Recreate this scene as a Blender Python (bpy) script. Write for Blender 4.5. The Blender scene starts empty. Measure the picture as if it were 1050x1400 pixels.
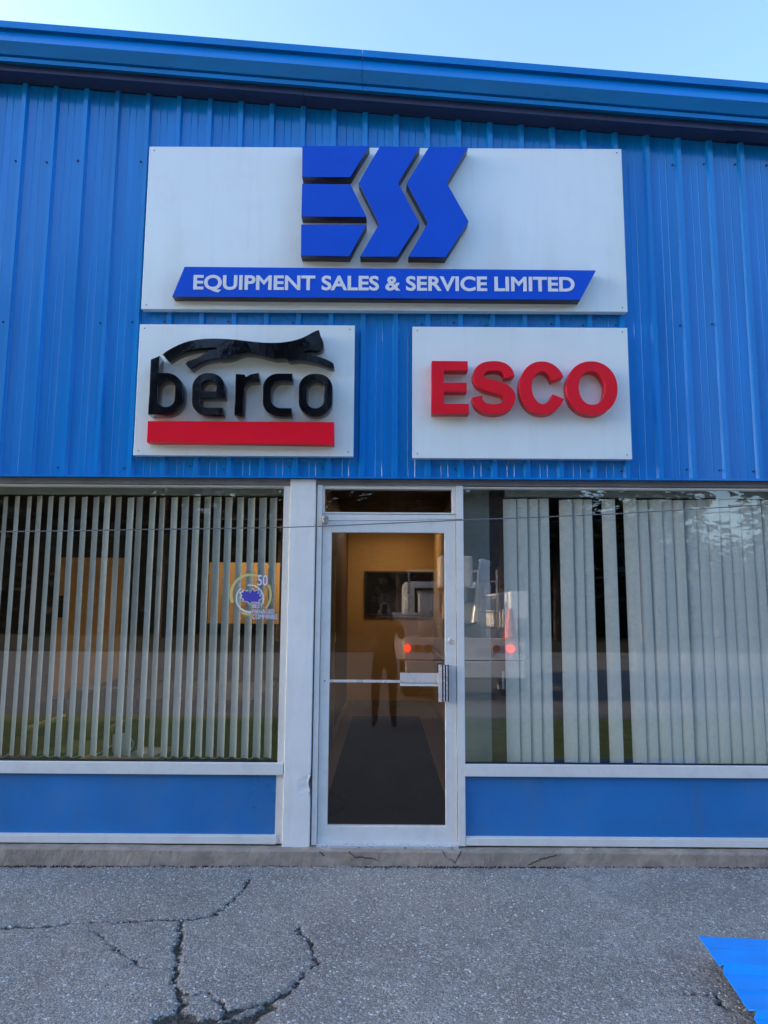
import bpy, bmesh, math, random
import numpy as np
from mathutils import Matrix, Vector
R = math.radians
sc = bpy.context.scene
COL = sc.collection

# ------------------------------------------------------------------ camera
PITCH, YAW, ROLL, FPX = R(7.488), R(-0.103), R(0.367), 1011.5
CAM = np.array([0.0, -5.0, 1.615])
_f = np.array([math.sin(YAW)*math.cos(PITCH), math.cos(YAW)*math.cos(PITCH), math.sin(PITCH)])
_r0 = np.array([math.cos(YAW), -math.sin(YAW), 0.0]); _u0 = np.cross(_r0, _f)
_r = _r0*math.cos(ROLL) + _u0*math.sin(ROLL); _u = -_r0*math.sin(ROLL) + _u0*math.cos(ROLL)
cd = bpy.data.cameras.new('camera'); cam = bpy.data.objects.new('camera', cd); COL.objects.link(cam)
cd.sensor_fit = 'VERTICAL'; cd.sensor_height = 36.0; cd.lens = 36.0*FPX/1400
cd.clip_start = 0.02; cd.clip_end = 2000
cam.matrix_world = Matrix(((_r[0], _u[0], -_f[0], CAM[0]), (_r[1], _u[1], -_f[1], CAM[1]), (_r[2], _u[2], -_f[2], CAM[2]), (0, 0, 0, 1)))
sc.camera = cam
sc.render.resolution_x, sc.render.resolution_y = 768, 1024

# ------------------------------------------------------------------ sky, sun, exposure
SUN_EL, SUN_AZ = R(9.0), R(-82.0)
w = bpy.data.worlds.new('World'); sc.world = w; w.use_nodes = True
nt = w.node_tree; bg = nt.nodes['Background']
sky = nt.nodes.new('ShaderNodeTexSky'); sky.sky_type = 'NISHITA'; sky.sun_disc = False
sky.sun_elevation = SUN_EL; sky.sun_rotation = SUN_AZ; sky.altitude = 100; sky.air_density = 1.0; sky.dust_density = 4.0; sky.ozone_density = 2.0
tint = nt.nodes.new('ShaderNodeVectorMath'); tint.operation = 'MULTIPLY'; tint.inputs[1].default_value = (0.89, 0.940, 1.14)   # the photo's cool white balance
nt.links.new(sky.outputs[0], tint.inputs[0]); nt.links.new(tint.outputs[0], bg.inputs[0]); bg.inputs[1].default_value = 0.15
sd = bpy.data.lights.new('sun', 'SUN'); sd.energy = 2.0; sd.angle = R(0.5); sd.color = (1.0, 0.72, 0.45)
sun = bpy.data.objects.new('sun', sd); COL.objects.link(sun)
sdir = Vector((math.sin(SUN_AZ)*math.cos(SUN_EL), math.cos(SUN_AZ)*math.cos(SUN_EL), math.sin(SUN_EL)))
sun.rotation_euler = sdir.to_track_quat('Z', 'Y').to_euler()
sc.view_settings.view_transform = 'Standard'; sc.view_settings.look = 'None'
sc.view_settings.gamma = 1.0; sc.view_settings.use_curve_mapping = False
sc.view_settings.exposure = 2.6
sc.render.engine = 'CYCLES'
sc.cycles.use_denoising = True
sc.cycles.max_bounces = 10; sc.cycles.diffuse_bounces = 4; sc.cycles.glossy_bounces = 4; sc.cycles.transparent_max_bounces = 12
sc.cycles.sample_clamp_indirect = 8.0

# ------------------------------------------------------------------ helpers
def at(px, py, y=0.0):
    """point of the plane Y = y that the photo shows at pixel (px, py): returns (x, z)"""
    d = _f + _r*(px-525)/FPX - _u*(py-700)/FPX
    t = (y-CAM[1])/d[1]
    return CAM[0]+d[0]*t, CAM[2]+d[2]*t
def atz(px, py, z=0.0):
    d = _f + _r*(px-525)/FPX - _u*(py-700)/FPX
    t = (z-CAM[2])/d[2]
    return CAM[0]+d[0]*t, CAM[1]+d[1]*t

def link(name, me, mat=None, parent=None, smooth=False):
    o = bpy.data.objects.new(name, me); COL.objects.link(o)
    me.name = name
    if mat is not None and not me.materials: me.materials.append(mat)
    if parent is not None:
        o.parent = parent
        if parent.type == 'EMPTY': o.matrix_parent_inverse = parent.matrix_basis.inverted()
    if smooth:
        for p in me.polygons: p.use_smooth = True
    return o
def mesh(name, v, f, mat=None, parent=None, smooth=False):
    me = bpy.data.meshes.new(name); me.from_pydata([tuple(map(float, p)) for p in v], [], f); me.update()
    return link(name, me, mat, parent, smooth)
def from_bm(name, bm, mat=None, parent=None, smooth=False):
    bmesh.ops.recalc_face_normals(bm, faces=bm.faces)
    me = bpy.data.meshes.new(name); bm.to_mesh(me); bm.free()
    return link(name, me, mat, parent, smooth)
def thing(name, label, cat, loc=(0, 0, 0), group=None):
    o = bpy.data.objects.new(name, None); COL.objects.link(o); o.location = loc; o.empty_display_size = 0.1
    o.matrix_basis = Matrix.Translation(loc)
    return tag(o, label, cat, group)
def tag(o, label=None, cat=None, group=None, kind=None):
    if label: o['label'] = label
    if cat: o['category'] = cat
    if group: o['group'] = group
    if kind: o['kind'] = kind
    return o
def bm_box(bm, x0, x1, y0, y1, z0, z1):
    v = [bm.verts.new(p) for p in ((x0,y0,z0),(x1,y0,z0),(x1,y1,z0),(x0,y1,z0),(x0,y0,z1),(x1,y0,z1),(x1,y1,z1),(x0,y1,z1))]
    for f in ((0,3,2,1),(4,5,6,7),(0,1,5,4),(1,2,6,5),(2,3,7,6),(3,0,4,7)): bm.faces.new([v[i] for i in f])
def box(name, x0, x1, y0, y1, z0, z1, mat, parent=None, bev=0.0):
    bm = bmesh.new(); bm_box(bm, min(x0,x1), max(x0,x1), min(y0,y1), max(y0,y1), min(z0,z1), max(z0,z1))
    if bev: bmesh.ops.bevel(bm, geom=bm.edges[:], offset=bev, segments=2, affect='EDGES', profile=0.6)
    return from_bm(name, bm, mat, parent)
def hexa(name, front, y0, y1, mat, parent=None, bev=0.0):
    """a prism: a polygon of (x, z) points from y0 (front) to y1 (back)"""
    bm = bmesh.new(); n = len(front)
    a = [bm.verts.new((x, y0, z)) for x, z in front]; b = [bm.verts.new((x, y1, z)) for x, z in front]
    bm.faces.new(a); bm.faces.new(b[::-1])
    for i in range(n): bm.faces.new((a[i], b[i], b[(i+1) % n], a[(i+1) % n]))
    bmesh.ops.recalc_face_normals(bm, faces=bm.faces)
    if bev: bmesh.ops.bevel(bm, geom=bm.edges[:], offset=bev, segments=1, affect='EDGES')
    return from_bm(name, bm, mat, parent)
def ring(name, outer, inner, y0, y1, mat, parent=None, bev=0.0):
    """a connected frame between two quads of four (x, z) corners"""
    bm = bmesh.new()
    L = [[bm.verts.new((x, y, z)) for x, z in q] for y in (y0, y1) for q in (outer, inner)]
    of, inf, ob, inb = L
    for i in range(4):
        j = (i+1) % 4
        bm.faces.new((of[i], of[j], inf[j], inf[i])); bm.faces.new((ob[i], inb[i], inb[j], ob[j]))
        bm.faces.new((of[i], ob[i], ob[j], of[j])); bm.faces.new((inf[i], inf[j], inb[j], inb[i]))
    bmesh.ops.recalc_face_normals(bm, faces=bm.faces)
    if bev: bmesh.ops.bevel(bm, geom=[e for e in bm.edges], offset=bev, segments=1, affect='EDGES')
    return from_bm(name, bm, mat, parent)
def cyl_bm(p0, p1, r0, r1=None, n=16, caps=True, bm=None):
    r1 = r0 if r1 is None else r1
    bm = bm or bmesh.new(); p0, p1 = Vector(p0), Vector(p1); d = (p1-p0).normalized()
    a = d.orthogonal().normalized(); b = d.cross(a)
    A = [bm.verts.new(p0+(a*math.cos(t)+b*math.sin(t))*r0) for t in np.linspace(0, 2*math.pi, n, endpoint=False)]
    B = [bm.verts.new(p1+(a*math.cos(t)+b*math.sin(t))*r1) for t in np.linspace(0, 2*math.pi, n, endpoint=False)]
    for i in range(n): bm.faces.new((A[i], A[(i+1) % n], B[(i+1) % n], B[i]))
    if caps: bm.faces.new(A[::-1]); bm.faces.new(B)
    return bm
def cyl(name, p0, p1, r0, mat, parent=None, r1=None, n=16):
    return from_bm(name, cyl_bm(p0, p1, r0, r1, n), mat, parent)
def lathe(name, centre, prof, mat, parent=None, n=24, axis='Z'):
    bm = bmesh.new(); rows = []
    for r, h in prof:
        rows.append([bm.verts.new((centre[0]+r*math.cos(t), centre[1]+r*math.sin(t), centre[2]+h) if axis == 'Z' else
                                  (centre[0]+r*math.cos(t), centre[1]+h, centre[2]+r*math.sin(t))) for t in np.linspace(0, 2*math.pi, n, endpoint=False)])
    for a, b in zip(rows[:-1], rows[1:]):
        for i in range(n): bm.faces.new((a[i], a[(i+1) % n], b[(i+1) % n], b[i]))
    bm.faces.new(rows[0]); bm.faces.new(rows[-1])
    return from_bm(name, bm, mat, parent, smooth=False)
def tube(name, pts, r, mat, parent=None, n=8):
    bm = bmesh.new(); rows = []; P = [Vector(p) for p in pts]
    for i, p in enumerate(P):
        d = (P[min(i+1, len(P)-1)]-P[max(i-1, 0)]).normalized()
        a = d.cross(Vector((0.13, 0.2, 1))).normalized(); b = d.cross(a)
        rows.append([bm.verts.new(p+(a*math.cos(t)+b*math.sin(t))*r) for t in np.linspace(0, 2*math.pi, n, endpoint=False)])
    for A, B in zip(rows[:-1], rows[1:]):
        for i in range(n): bm.faces.new((A[i], A[(i+1) % n], B[(i+1) % n], B[i]))
    bm.faces.new(rows[0][::-1]); bm.faces.new(rows[-1])
    return from_bm(name, bm, mat, parent, smooth=True)
def curve_mesh(contours, y_front, depth, bev=0.0):
    """filled outline (holes by nesting) as a solid; contours of (x, z)"""
    cu = bpy.data.curves.new('outline', 'CURVE'); cu.dimensions = '2D'; cu.fill_mode = 'BOTH'
    cu.extrude = max(depth/2-bev, 1e-4); cu.bevel_depth = bev; cu.bevel_resolution = 1; cu.offset = -bev
    for c in contours:
        s = cu.splines.new('POLY'); s.points.add(len(c)-1); s.use_cyclic_u = True
        for p, (x, z) in zip(s.points, c): p.co = (x, z, 0, 1)
    o = bpy.data.objects.new('outline', cu)
    me = bpy.data.meshes.new_from_object(o)
    bpy.data.objects.remove(o); bpy.data.curves.remove(cu)
    bm = bmesh.new(); bm.from_mesh(me); bpy.data.meshes.remove(me)
    bmesh.ops.remove_doubles(bm, verts=bm.verts, dist=2e-5)
    for v in bm.verts: v.co = (v.co.x, y_front+depth/2-v.co.z, v.co.y)
    return bm
def solid(name, contours, y_front, depth, mat, parent, bev=0.0015):
    return from_bm(name, curve_mesh(contours, y_front, depth, bev), mat, parent)
def glyph_contours(body, bold):
    """outlines of the built-in face, thickened by a mitred offset"""
    cu = bpy.data.curves.new('lettering', 'FONT'); cu.body = body; cu.size = 1.0
    o = bpy.data.objects.new('lettering', cu); COL.objects.link(o)
    c2 = o.to_curve(bpy.context.evaluated_depsgraph_get()); out = []
    for sp in c2.splines:
        P = []
        if sp.type == 'BEZIER':
            bp = sp.bezier_points; n = len(bp)
            for i in range(n):
                p0, p1 = bp[i], bp[(i+1) % n]; A, Bc, Cc, D = (np.array(v[:2]) for v in (p0.co, p0.handle_right, p1.handle_left, p1.co))
                chord = np.linalg.norm(D-A); dev = abs((Bc-A)[0]*(D-A)[1]-(Bc-A)[1]*(D-A)[0])+abs((Cc-A)[0]*(D-A)[1]-(Cc-A)[1]*(D-A)[0])
                k = 1 if dev < 2e-4 else 6
                for t in np.linspace(0, 1, k, endpoint=False): P.append((1-t)**3*A+3*(1-t)**2*t*Bc+3*(1-t)*t*t*Cc+t**3*D)
        else: P = [np.array(p.co[:2]) for p in sp.points]
        Q = []
        for p in P:
            if not Q or np.linalg.norm(p-Q[-1]) > .017: Q.append(p)
            else: Q[-1] = (Q[-1]+p)/2
        if np.linalg.norm(Q[0]-Q[-1]) < .017: Q.pop()
        out.append(Q)
    o.to_curve_clear(); bpy.data.objects.remove(o); bpy.data.curves.remove(cu)
    def inside(pt, poly):
        c = False; n = len(poly)
        for i in range(n):
            a, b = poly[i], poly[i-1]
            if (a[1] > pt[1]) != (b[1] > pt[1]) and pt[0] < (b[0]-a[0])*(pt[1]-a[1])/(b[1]-a[1])+a[0]: c = not c
        return c
    res = []
    for i, Q in enumerate(out):
        hole = sum(inside(Q[0], W) for j, W in enumerate(out) if j != i) % 2
        area = sum(Q[k-1][0]*Q[k][1]-Q[k][0]*Q[k-1][1] for k in range(len(Q)))
        if (area > 0) == bool(hole): Q = Q[::-1]      # solid outlines run anticlockwise, holes clockwise
        n = len(Q); N_ = []
        for k in range(n):
            d1 = Q[k]-Q[k-1]; d2 = Q[(k+1) % n]-Q[k]; d1 = d1/np.linalg.norm(d1); d2 = d2/np.linalg.norm(d2)
            n1 = np.array([d1[1], -d1[0]]); n2 = np.array([d2[1], -d2[0]]); m = n1+n2; l = np.linalg.norm(m)
            m = n1 if l < .2 else m/l; c = max(m@n1, .55)
            N_.append(Q[k]+m*bold/c)
        res.append([tuple(p) for p in N_])
    return res
def text_letters(body, rect, y_front, depth, bold=0.0):
    """flat lettering fitted into the world rect (x0, x1, z0, z1)"""
    C_ = glyph_contours(body, bold); x0, x1, z0, z1 = rect
    X = [p[0] for c in C_ for p in c]; mx, Mx = min(X), max(X)
    Zt = [p[1] for c in C_ for p in c]; My = 0.70+bold if False else sorted(Zt)[int(len(Zt)*.97)]; my = -bold
    C_ = [[(x0+(u-mx)/(Mx-mx)*(x1-x0), z0+(v-my)/(My-my)*(z1-z0)) for u, v in c] for c in C_]
    return curve_mesh(C_, y_front, depth, 0)
def islands(bm):
    seen, out = set(), []
    bm.verts.ensure_lookup_table()
    for v in bm.verts:
        if v in seen: continue
        st, comp = [v], []; seen.add(v)
        while st:
            a = st.pop(); comp.append(a)
            for e in a.link_edges:
                b = e.other_vert(a)
                if b not in seen: seen.add(b); st.append(b)
        idx = {a: i for i, a in enumerate(comp)}
        fs = {f for a in comp for f in a.link_faces}
        out.append(([tuple(a.co) for a in comp], [[idx[a] for a in f.verts] for f in fs]))
    out.sort(key=lambda t: min(p[0] for p in t[0]))
    return out

# ------------------------------------------------------------------ materials
def new_mat(name):
    m = bpy.data.materials.new(name); m.use_nodes = True
    return m, m.node_tree.nodes, m.node_tree.links, m.node_tree.nodes['Principled BSDF']
def srgb(r, g, b): return tuple(((c/255)/12.92 if c/255 <= .04045 else ((c/255+.055)/1.055)**2.4) for c in (r, g, b))
def mat(name, col, rough=0.5, metal=0.0, var=0.12, scale=6.0, bump=0.0, bscale=60.0, spec=0.5, stretch=(1, 1, 1), dirt_sheen=0.0, dirt_sheen_col=(0.05, 0.045, 0.04), coat=0.0, rvar=0.1):
    m, N, L, P = new_mat(name)
    tc = N.new('ShaderNodeTexCoord'); mp = N.new('ShaderNodeMapping'); mp.inputs['Scale'].default_value = stretch
    L.new(tc.outputs['Object'], mp.inputs[0])
    n1 = N.new('ShaderNodeTexNoise'); n1.inputs['Scale'].default_value = scale; n1.inputs['Detail'].default_value = 8; n1.inputs['Roughness'].default_value = .6
    L.new(mp.outputs[0], n1.inputs['Vector'])
    cr = N.new('ShaderNodeMapRange'); cr.inputs[1].default_value = .3; cr.inputs[2].default_value = .7; cr.inputs[3].default_value = 1-var; cr.inputs[4].default_value = 1+var
    L.new(n1.outputs['Fac'], cr.inputs[0])
    mx = N.new('ShaderNodeVectorMath'); mx.operation = 'SCALE'; mx.inputs[0].default_value = col[:3]; L.new(cr.outputs[0], mx.inputs['Scale'])
    out = mx.outputs[0]
    if dirt_sheen:
        n2 = N.new('ShaderNodeTexNoise'); n2.inputs['Scale'].default_value = scale*2.7; n2.inputs['Detail'].default_value = 10; n2.inputs['Roughness'].default_value = .7
        L.new(mp.outputs[0], n2.inputs['Vector'])
        c2 = N.new('ShaderNodeMapRange'); c2.inputs[1].default_value = .52; c2.inputs[2].default_value = .75; c2.inputs[3].default_value = 0; c2.inputs[4].default_value = dirt_sheen; c2.clamp = True
        L.new(n2.outputs['Fac'], c2.inputs[0])
        mm = N.new('ShaderNodeMix'); mm.data_type = 'RGBA'; L.new(c2.outputs[0], mm.inputs[0]); L.new(out, mm.inputs[6]); mm.inputs[7].default_value = (*dirt_sheen_col, 1)
        out = mm.outputs[2]
    L.new(out, P.inputs['Base Color'])
    rr = N.new('ShaderNodeMapRange'); rr.inputs[3].default_value = max(rough-rvar, .02); rr.inputs[4].default_value = min(rough+rvar, 1); L.new(n1.outputs['Fac'], rr.inputs[0]); L.new(rr.outputs[0], P.inputs['Roughness'])
    P.inputs['Metallic'].default_value = metal; P.inputs['Specular IOR Level'].default_value = spec; P.inputs['Coat Weight'].default_value = coat
    P.inputs['Coat Roughness'].default_value = 0.06
    if bump:
        n3 = N.new('ShaderNodeTexNoise'); n3.inputs['Scale'].default_value = bscale; n3.inputs['Detail'].default_value = 5; L.new(mp.outputs[0], n3.inputs['Vector'])
        b = N.new('ShaderNodeBump'); b.inputs['Strength'].default_value = bump; b.inputs['Distance'].default_value = 0.02; L.new(n3.outputs['Fac'], b.inputs['Height']); L.new(b.outputs[0], P.inputs['Normal'])
        if coat: L.new(b.outputs[0], P.inputs['Coat Normal'])
    return m
def streaks(m, amount, col, stretch):
    N, L = m.node_tree.nodes, m.node_tree.links; P = N['Principled BSDF']; src = P.inputs['Base Color'].links[0].from_socket
    tc = N.new('ShaderNodeTexCoord'); mp = N.new('ShaderNodeMapping'); mp.inputs['Scale'].default_value = stretch; L.new(tc.outputs['Object'], mp.inputs[0])
    n = N.new('ShaderNodeTexNoise'); n.inputs['Scale'].default_value = 1; n.inputs['Detail'].default_value = 9; n.inputs['Roughness'].default_value = .65; L.new(mp.outputs[0], n.inputs['Vector'])
    r = N.new('ShaderNodeMapRange'); r.inputs[1].default_value = .52; r.inputs[2].default_value = .72; r.inputs[4].default_value = amount; L.new(n.outputs['Fac'], r.inputs[0])
    x = N.new('ShaderNodeMix'); x.data_type = 'RGBA'; L.new(r.outputs[0], x.inputs[0]); L.new(src, x.inputs[6]); x.inputs[7].default_value = (*col, 1); L.new(x.outputs[2], P.inputs['Base Color'])
def emit(name, col, s):
    m, N, L, P = new_mat(name); P.inputs['Base Color'].default_value = (*col, 1); P.inputs['Emission Color'].default_value = (*col, 1); P.inputs['Emission Strength'].default_value = s
    return m
def glass(name, tint=(0.93, 0.97, 0.95), f0=0.05):
    m, N, L, P = new_mat(name); N.remove(P); out = N['Material Output']
    tr = N.new('ShaderNodeBsdfTransparent'); tr.inputs[0].default_value = (*tint, 1)
    gl = N.new('ShaderNodeBsdfGlossy'); gl.inputs['Roughness'].default_value = 0.004; gl.inputs[0].default_value = (1, 1, 1, 1)
    lw = N.new('ShaderNodeLayerWeight'); lw.inputs[0].default_value = 0.5
    pw = N.new('ShaderNodeMath'); pw.operation = 'POWER'; pw.inputs[1].default_value = 5; L.new(lw.outputs['Facing'], pw.inputs[0])
    ma = N.new('ShaderNodeMath'); ma.operation = 'MULTIPLY_ADD'; ma.inputs[1].default_value = 1-f0; ma.inputs[2].default_value = f0; L.new(pw.outputs[0], ma.inputs[0])
    mx = N.new('ShaderNodeMixShader'); L.new(ma.outputs[0], mx.inputs[0]); L.new(tr.outputs[0], mx.inputs[1]); L.new(gl.outputs[0], mx.inputs[2])
    L.new(mx.outputs[0], out.inputs[0])
    return m

PAINT = (0.0005, 0.215, 0.62)
M = dict(
    wall=mat('blue_sheet_paint', PAINT, .17, var=.14, scale=1.3, stretch=(6, 6, .5), bump=.012, bscale=2, dirt_sheen=.25, dirt_sheen_col=(.02, .16, .46), spec=.60, rvar=.06),
    sheet=mat('skylit_blue_sheet_paint', (0.001, .27, .82), .35, var=.12, scale=5, spec=.5, dirt_sheen=.22, dirt_sheen_col=(.10, .25, .5), bump=.05, bscale=5),  # the wall's blue made lighter: skylight on the flat sheet put into the colour
    trim=mat('blue_trim_paint', (0.0005, 0.195, 0.54), .30, var=.12, scale=2, stretch=(.6, 3, 3), bump=.04, bscale=6, dirt_sheen=.15, dirt_sheen_col=(.01, .10, .3), spec=.3),
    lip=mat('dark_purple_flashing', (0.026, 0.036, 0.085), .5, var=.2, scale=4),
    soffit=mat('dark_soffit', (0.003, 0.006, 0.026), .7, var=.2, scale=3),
    white=mat('white_sign_panel', (0.80, 0.89, 0.87), .20, var=.03, scale=1.2, bump=.015, bscale=2.2, dirt_sheen=.16, dirt_sheen_col=(.66, .58, .64), coat=1.0, rvar=.05),  # pinkish patches stand in for reflected clouds, besides a real smudge
    signblue=mat('blue_acrylic', (0.004, 0.085, 0.62), .35, var=.05, scale=3, spec=.25),
    signedge=mat('dark_navy_return', (0.006, 0.012, 0.055), .4, var=.1),
    black=mat('black_gloss_acrylic', (0.003, 0.003, 0.005), .05, var=.1, bump=.05, bscale=9, spec=.42, rvar=.01),
    red=mat('crimson_acrylic', (0.85, 0.004, 0.022), .40, var=.05, scale=3, spec=.2),
    red2=mat('red_acrylic', (0.78, 0.008, 0.022), .40, var=.06, scale=3, spec=.25),
    rededge=mat('dark_red_return', (0.62, 0.006, 0.017), .4, var=.1),
    letters=mat('white_vinyl', (0.75, 0.77, 0.78), .5, var=.03),
    alu=mat('grey_anodised_frame', (0.72, 0.73, 0.69), .42, var=.08, scale=5, stretch=(1, 1, 1), bump=.04, bscale=20, dirt_sheen=.16, dirt_sheen_col=(.20, .19, .18)),
    post=mat('white_painted_post', (0.80, 0.81, 0.77), .5, var=.06, scale=3, bump=.05, bscale=9, dirt_sheen=.12, dirt_sheen_col=(.33, .33, .34)),
    bright=mat('bright_metal', (0.62, 0.64, 0.66), .28, metal=.4, var=.06, scale=9),
    chip=mat('bare_white_chip', (0.80, 0.82, 0.84), .6, var=.1),
    head=mat('brown_grey_head', (0.17, 0.16, 0.16), .55, var=.15, scale=5, dirt_sheen=.3),
    kick=mat('blue_kick_panel', (0.020, 0.175, 0.46), .30, var=.14, scale=1.3, bump=.02, bscale=3, dirt_sheen=.45, dirt_sheen_col=(.10, .20, .36)),
    concrete=mat('concrete', (0.33, 0.275, 0.215), .9, var=.28, scale=7, bump=.3, bscale=90, dirt_sheen=.6, dirt_sheen_col=(.15, .12, .085)),
    slat=mat('grey_green_fabric', (0.66, 0.65, 0.57), .85, var=.05, scale=30, bump=.06, bscale=400),
    rail=mat('blind_rail', (0.28, 0.30, 0.28), .5),
    dark=mat('dark_rubber', (0.012, 0.012, 0.014), .6),
    darkwall=mat('dark_panelled_wall', (0.030, 0.024, 0.022), .7, var=.2),
    brownwall=mat('brown_wood_wall', (0.085, 0.042, 0.026), .6, var=.25, scale=3, stretch=(8, 8, .6)),
    orange=mat('ochre_plaster', (0.50, 0.285, 0.10), .8, var=.08, scale=2),
    greywall=mat('grey_plaster', (0.20, 0.21, 0.19), .8, var=.08),
    purple=mat('purple_brown_jamb', (0.055, 0.040, 0.042), .5, var=.15),
    door=mat('varnished_wood', (0.62, 0.34, 0.12), .45, var=.18, scale=2, stretch=(9, 9, .5)),
    carpet=mat('blue_black_mat', (0.004, 0.006, 0.014), .95, var=.3, scale=20, bump=.3, bscale=200),
    floor=mat('brown_floor', (0.085, 0.050, 0.025), .5, var=.3, scale=3, stretch=(4, .7, 1)),
    tile=mat('ceiling_tile', (0.13, 0.125, 0.12), .9, var=.15, scale=30),
    tbar=mat('ceiling_grid', (0.05, 0.05, 0.05), .5),
    olive=mat('olive_upholstery', (0.10, 0.09, 0.03), .9, var=.2, scale=20),
    oak=mat('light_oak', (0.26, 0.19, 0.09), .5, var=.2, scale=4, stretch=(6, 6, 1)),
    ceramic=mat('white_ceramic', (0.7, 0.72, 0.72), .25, var=.03),
    paper=mat('magazine_paper', (0.6, 0.62, 0.62), .5, var=.2, scale=14),
    picture=mat('dark_picture', (0.010, 0.010, 0.012), .15, var=.6, scale=4),
    glass=glass('window_glass', (.97, .985, .975), .068),
    doorglass=glass('door_glass', (.93, .93, .92), .036),
    lamp=emit('lit_troffer', (1.0, .80, .54), 1.9),
    gold=mat('gold_vinyl', (0.62, 0.56, 0.20), .5, var=.05), vinylw=mat('white_sticker_vinyl', (0.78, 0.78, 0.78), .5, var=.03), vinylb=mat('violet_blue_vinyl', (0.07, 0.06, 0.42), .5, var=.05),
    cable=mat('grey_cable', (0.16, 0.165, 0.17), .5), device=mat('grey_device', (0.28, 0.27, 0.25), .35, var=.1), lens=mat('dark_lens', (0.02, 0.02, 0.02), .1),
    truckw=mat('white_truck_paint', (0.85, 0.86, 0.86), .3, var=.06, scale=2, dirt_sheen=.2, dirt_sheen_col=(.35, .33, .3)), tyre=mat('tyre_rubber', (0.02, 0.02, 0.02), .8),
    chassis=mat('black_chassis', (0.02, 0.02, 0.022), .5), tail=emit('lit_tail_lamp', (1.0, .05, .02), 2.6), amber=mat('amber_lens', (0.45, 0.13, 0.02), .2), cone=mat('orange_cone', (0.75, 0.09, 0.03), .5),
    wind=mat('cab_glass', (0.02, 0.025, 0.03), .05), boom=mat('boom_grey', (0.45, 0.47, 0.48), .4, var=.15),
    bark=mat('bark', (0.07, 0.05, 0.035), .9, var=.3, scale=4, bump=.5, bscale=12), leaf=mat('conifer_needles', (0.018, 0.026, 0.012), .7, var=.45, scale=1.2), leaf2=mat('broad_leaves', (0.022, 0.022, 0.010), .7, var=.45, scale=1.0),
    cloth=mat('dark_jacket', (0.03, 0.03, 0.035), .9), trousers=mat('dark_trousers', (0.02, 0.022, 0.03), .9), skin=mat('skin', (0.45, 0.27, 0.19), .5, var=.05), hair=mat('dark_hair', (0.025, 0.017, 0.012), .6),
    grit=mat('pale_grit', (0.55, 0.55, 0.54), .8, var=.5, scale=40), soil=mat('dark_soil', (0.05, 0.04, 0.028), .95, var=.5, scale=30), screw=mat('dark_screw', (0.012, 0.02, 0.05), .5),
)

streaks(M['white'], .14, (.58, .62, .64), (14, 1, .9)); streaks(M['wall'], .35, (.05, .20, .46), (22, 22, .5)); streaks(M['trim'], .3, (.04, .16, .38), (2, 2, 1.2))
streaks(M['kick'], .4, (.07, .16, .33), (9, 9, .8)); streaks(M['alu'], .25, (.42, .41, .39), (5, 5, 5)); streaks(M['post'], .25, (.5, .5, .49), (12, 12, 1.2))
# ------------------------------------------------------------------ ground
def vnoise(X, Y, cell, seed):
    rs = np.random.RandomState(seed); T = rs.rand(256, 256)
    x, y = X/cell, Y/cell; xi, yi = np.floor(x).astype(int), np.floor(y).astype(int); u, v = x-xi, y-yi
    u, v = u*u*(3-2*u), v*v*(3-2*v)
    g = lambda a, b: T[a % 256, b % 256]
    return (g(xi, yi)*(1-u)+g(xi+1, yi)*u)*(1-v)+(g(xi, yi+1)*(1-u)+g(xi+1, yi+1)*u)*v
def px3(l, ox, oy, s): return [(ox+a/s, oy+b/s) for a, b in l]
CR = []   # (photo polyline, half width in metres)
CR.append((px3([(-60,622),(0,620),(110,615),(200,612),(250,600),(345,598),(440,600),(560,595),(640,592),(700,588),(770,575),(830,525),(880,480),(900,445)], 0, 1030, 2.625), .0165))
CR.append((px3([(255,215),(250,290),(235,350),(240,420),(235,470),(225,520),(245,580),(255,640),(250,700),(230,760)], 180, 1200, 3.75), .017))
CR.append((px3([(275,595),(340,590),(390,585),(430,605),(460,640),(480,680)], 180, 1200, 3.75), .010))
CR.append((px3([(400,720),(480,695),(540,675),(620,650),(700,640),(760,605),(830,555),(890,495)], 180, 1200, 3.75), .017))
CR.append((px3([(890,495),(950,440),(940,385),(900,330),(870,290),(858,250)], 180, 1200, 3.75), .012))
CR.append((px3([(900,310),(965,300)], 180, 1200, 3.75), .006))
CR.append((px3([(690,265),(780,275),(860,280)], 180, 1200, 3.75), .0085))
CR.append((px3([(320,610),(360,650),(390,680),(440,710),(485,745),(500,765),(610,768)], 0, 1030, 2.625), .0095))
CR.append((px3([(160,885),(290,885),(430,870),(520,885),(600,880),(680,850),(760,858)], 880, 1220, 6.18), .008))
CR.append((px3([(600,880),(640,940),(650,970),(750,1020)], 880, 1220, 6.18), .013))
CR.append((px3([(150,760),(230,730),(330,740),(430,745),(600,720),(700,660)], 180, 1200, 3.75), .035))
CR.append((px3([(170,720),(240,700),(300,720)], 180, 1200, 3.75), .045))
FX = np.arange(-3.4, 3.4001, .0085); FY = np.arange(-2.30, 0.1, .0085)
gx = np.concatenate([[-400, -150, -60, -25, -12, -7, -5, -4], FX, [4, 5, 7, 12, 25, 60, 150, 400]])
gy = np.concatenate([[-600, -250, -120, -60, -35, -22, -14, -9, -6, -4.5, -3.6, -3, -2.6], FY, [.5, 2, 6, 12, 20, 60, 200, 400]])
GX, GY = np.meshgrid(gx, gy); near = ((GX > -3.45) & (GX < 3.45) & (GY > -2.35) & (GY < .12)).astype(float)
GZ = 0.0045*np.clip(GX, -6, 6) + near*0
fade = np.clip((3.4-np.abs(GX))/.4, 0, 1)*np.clip((GY+2.3)/.2, 0, 1)*near
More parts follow.
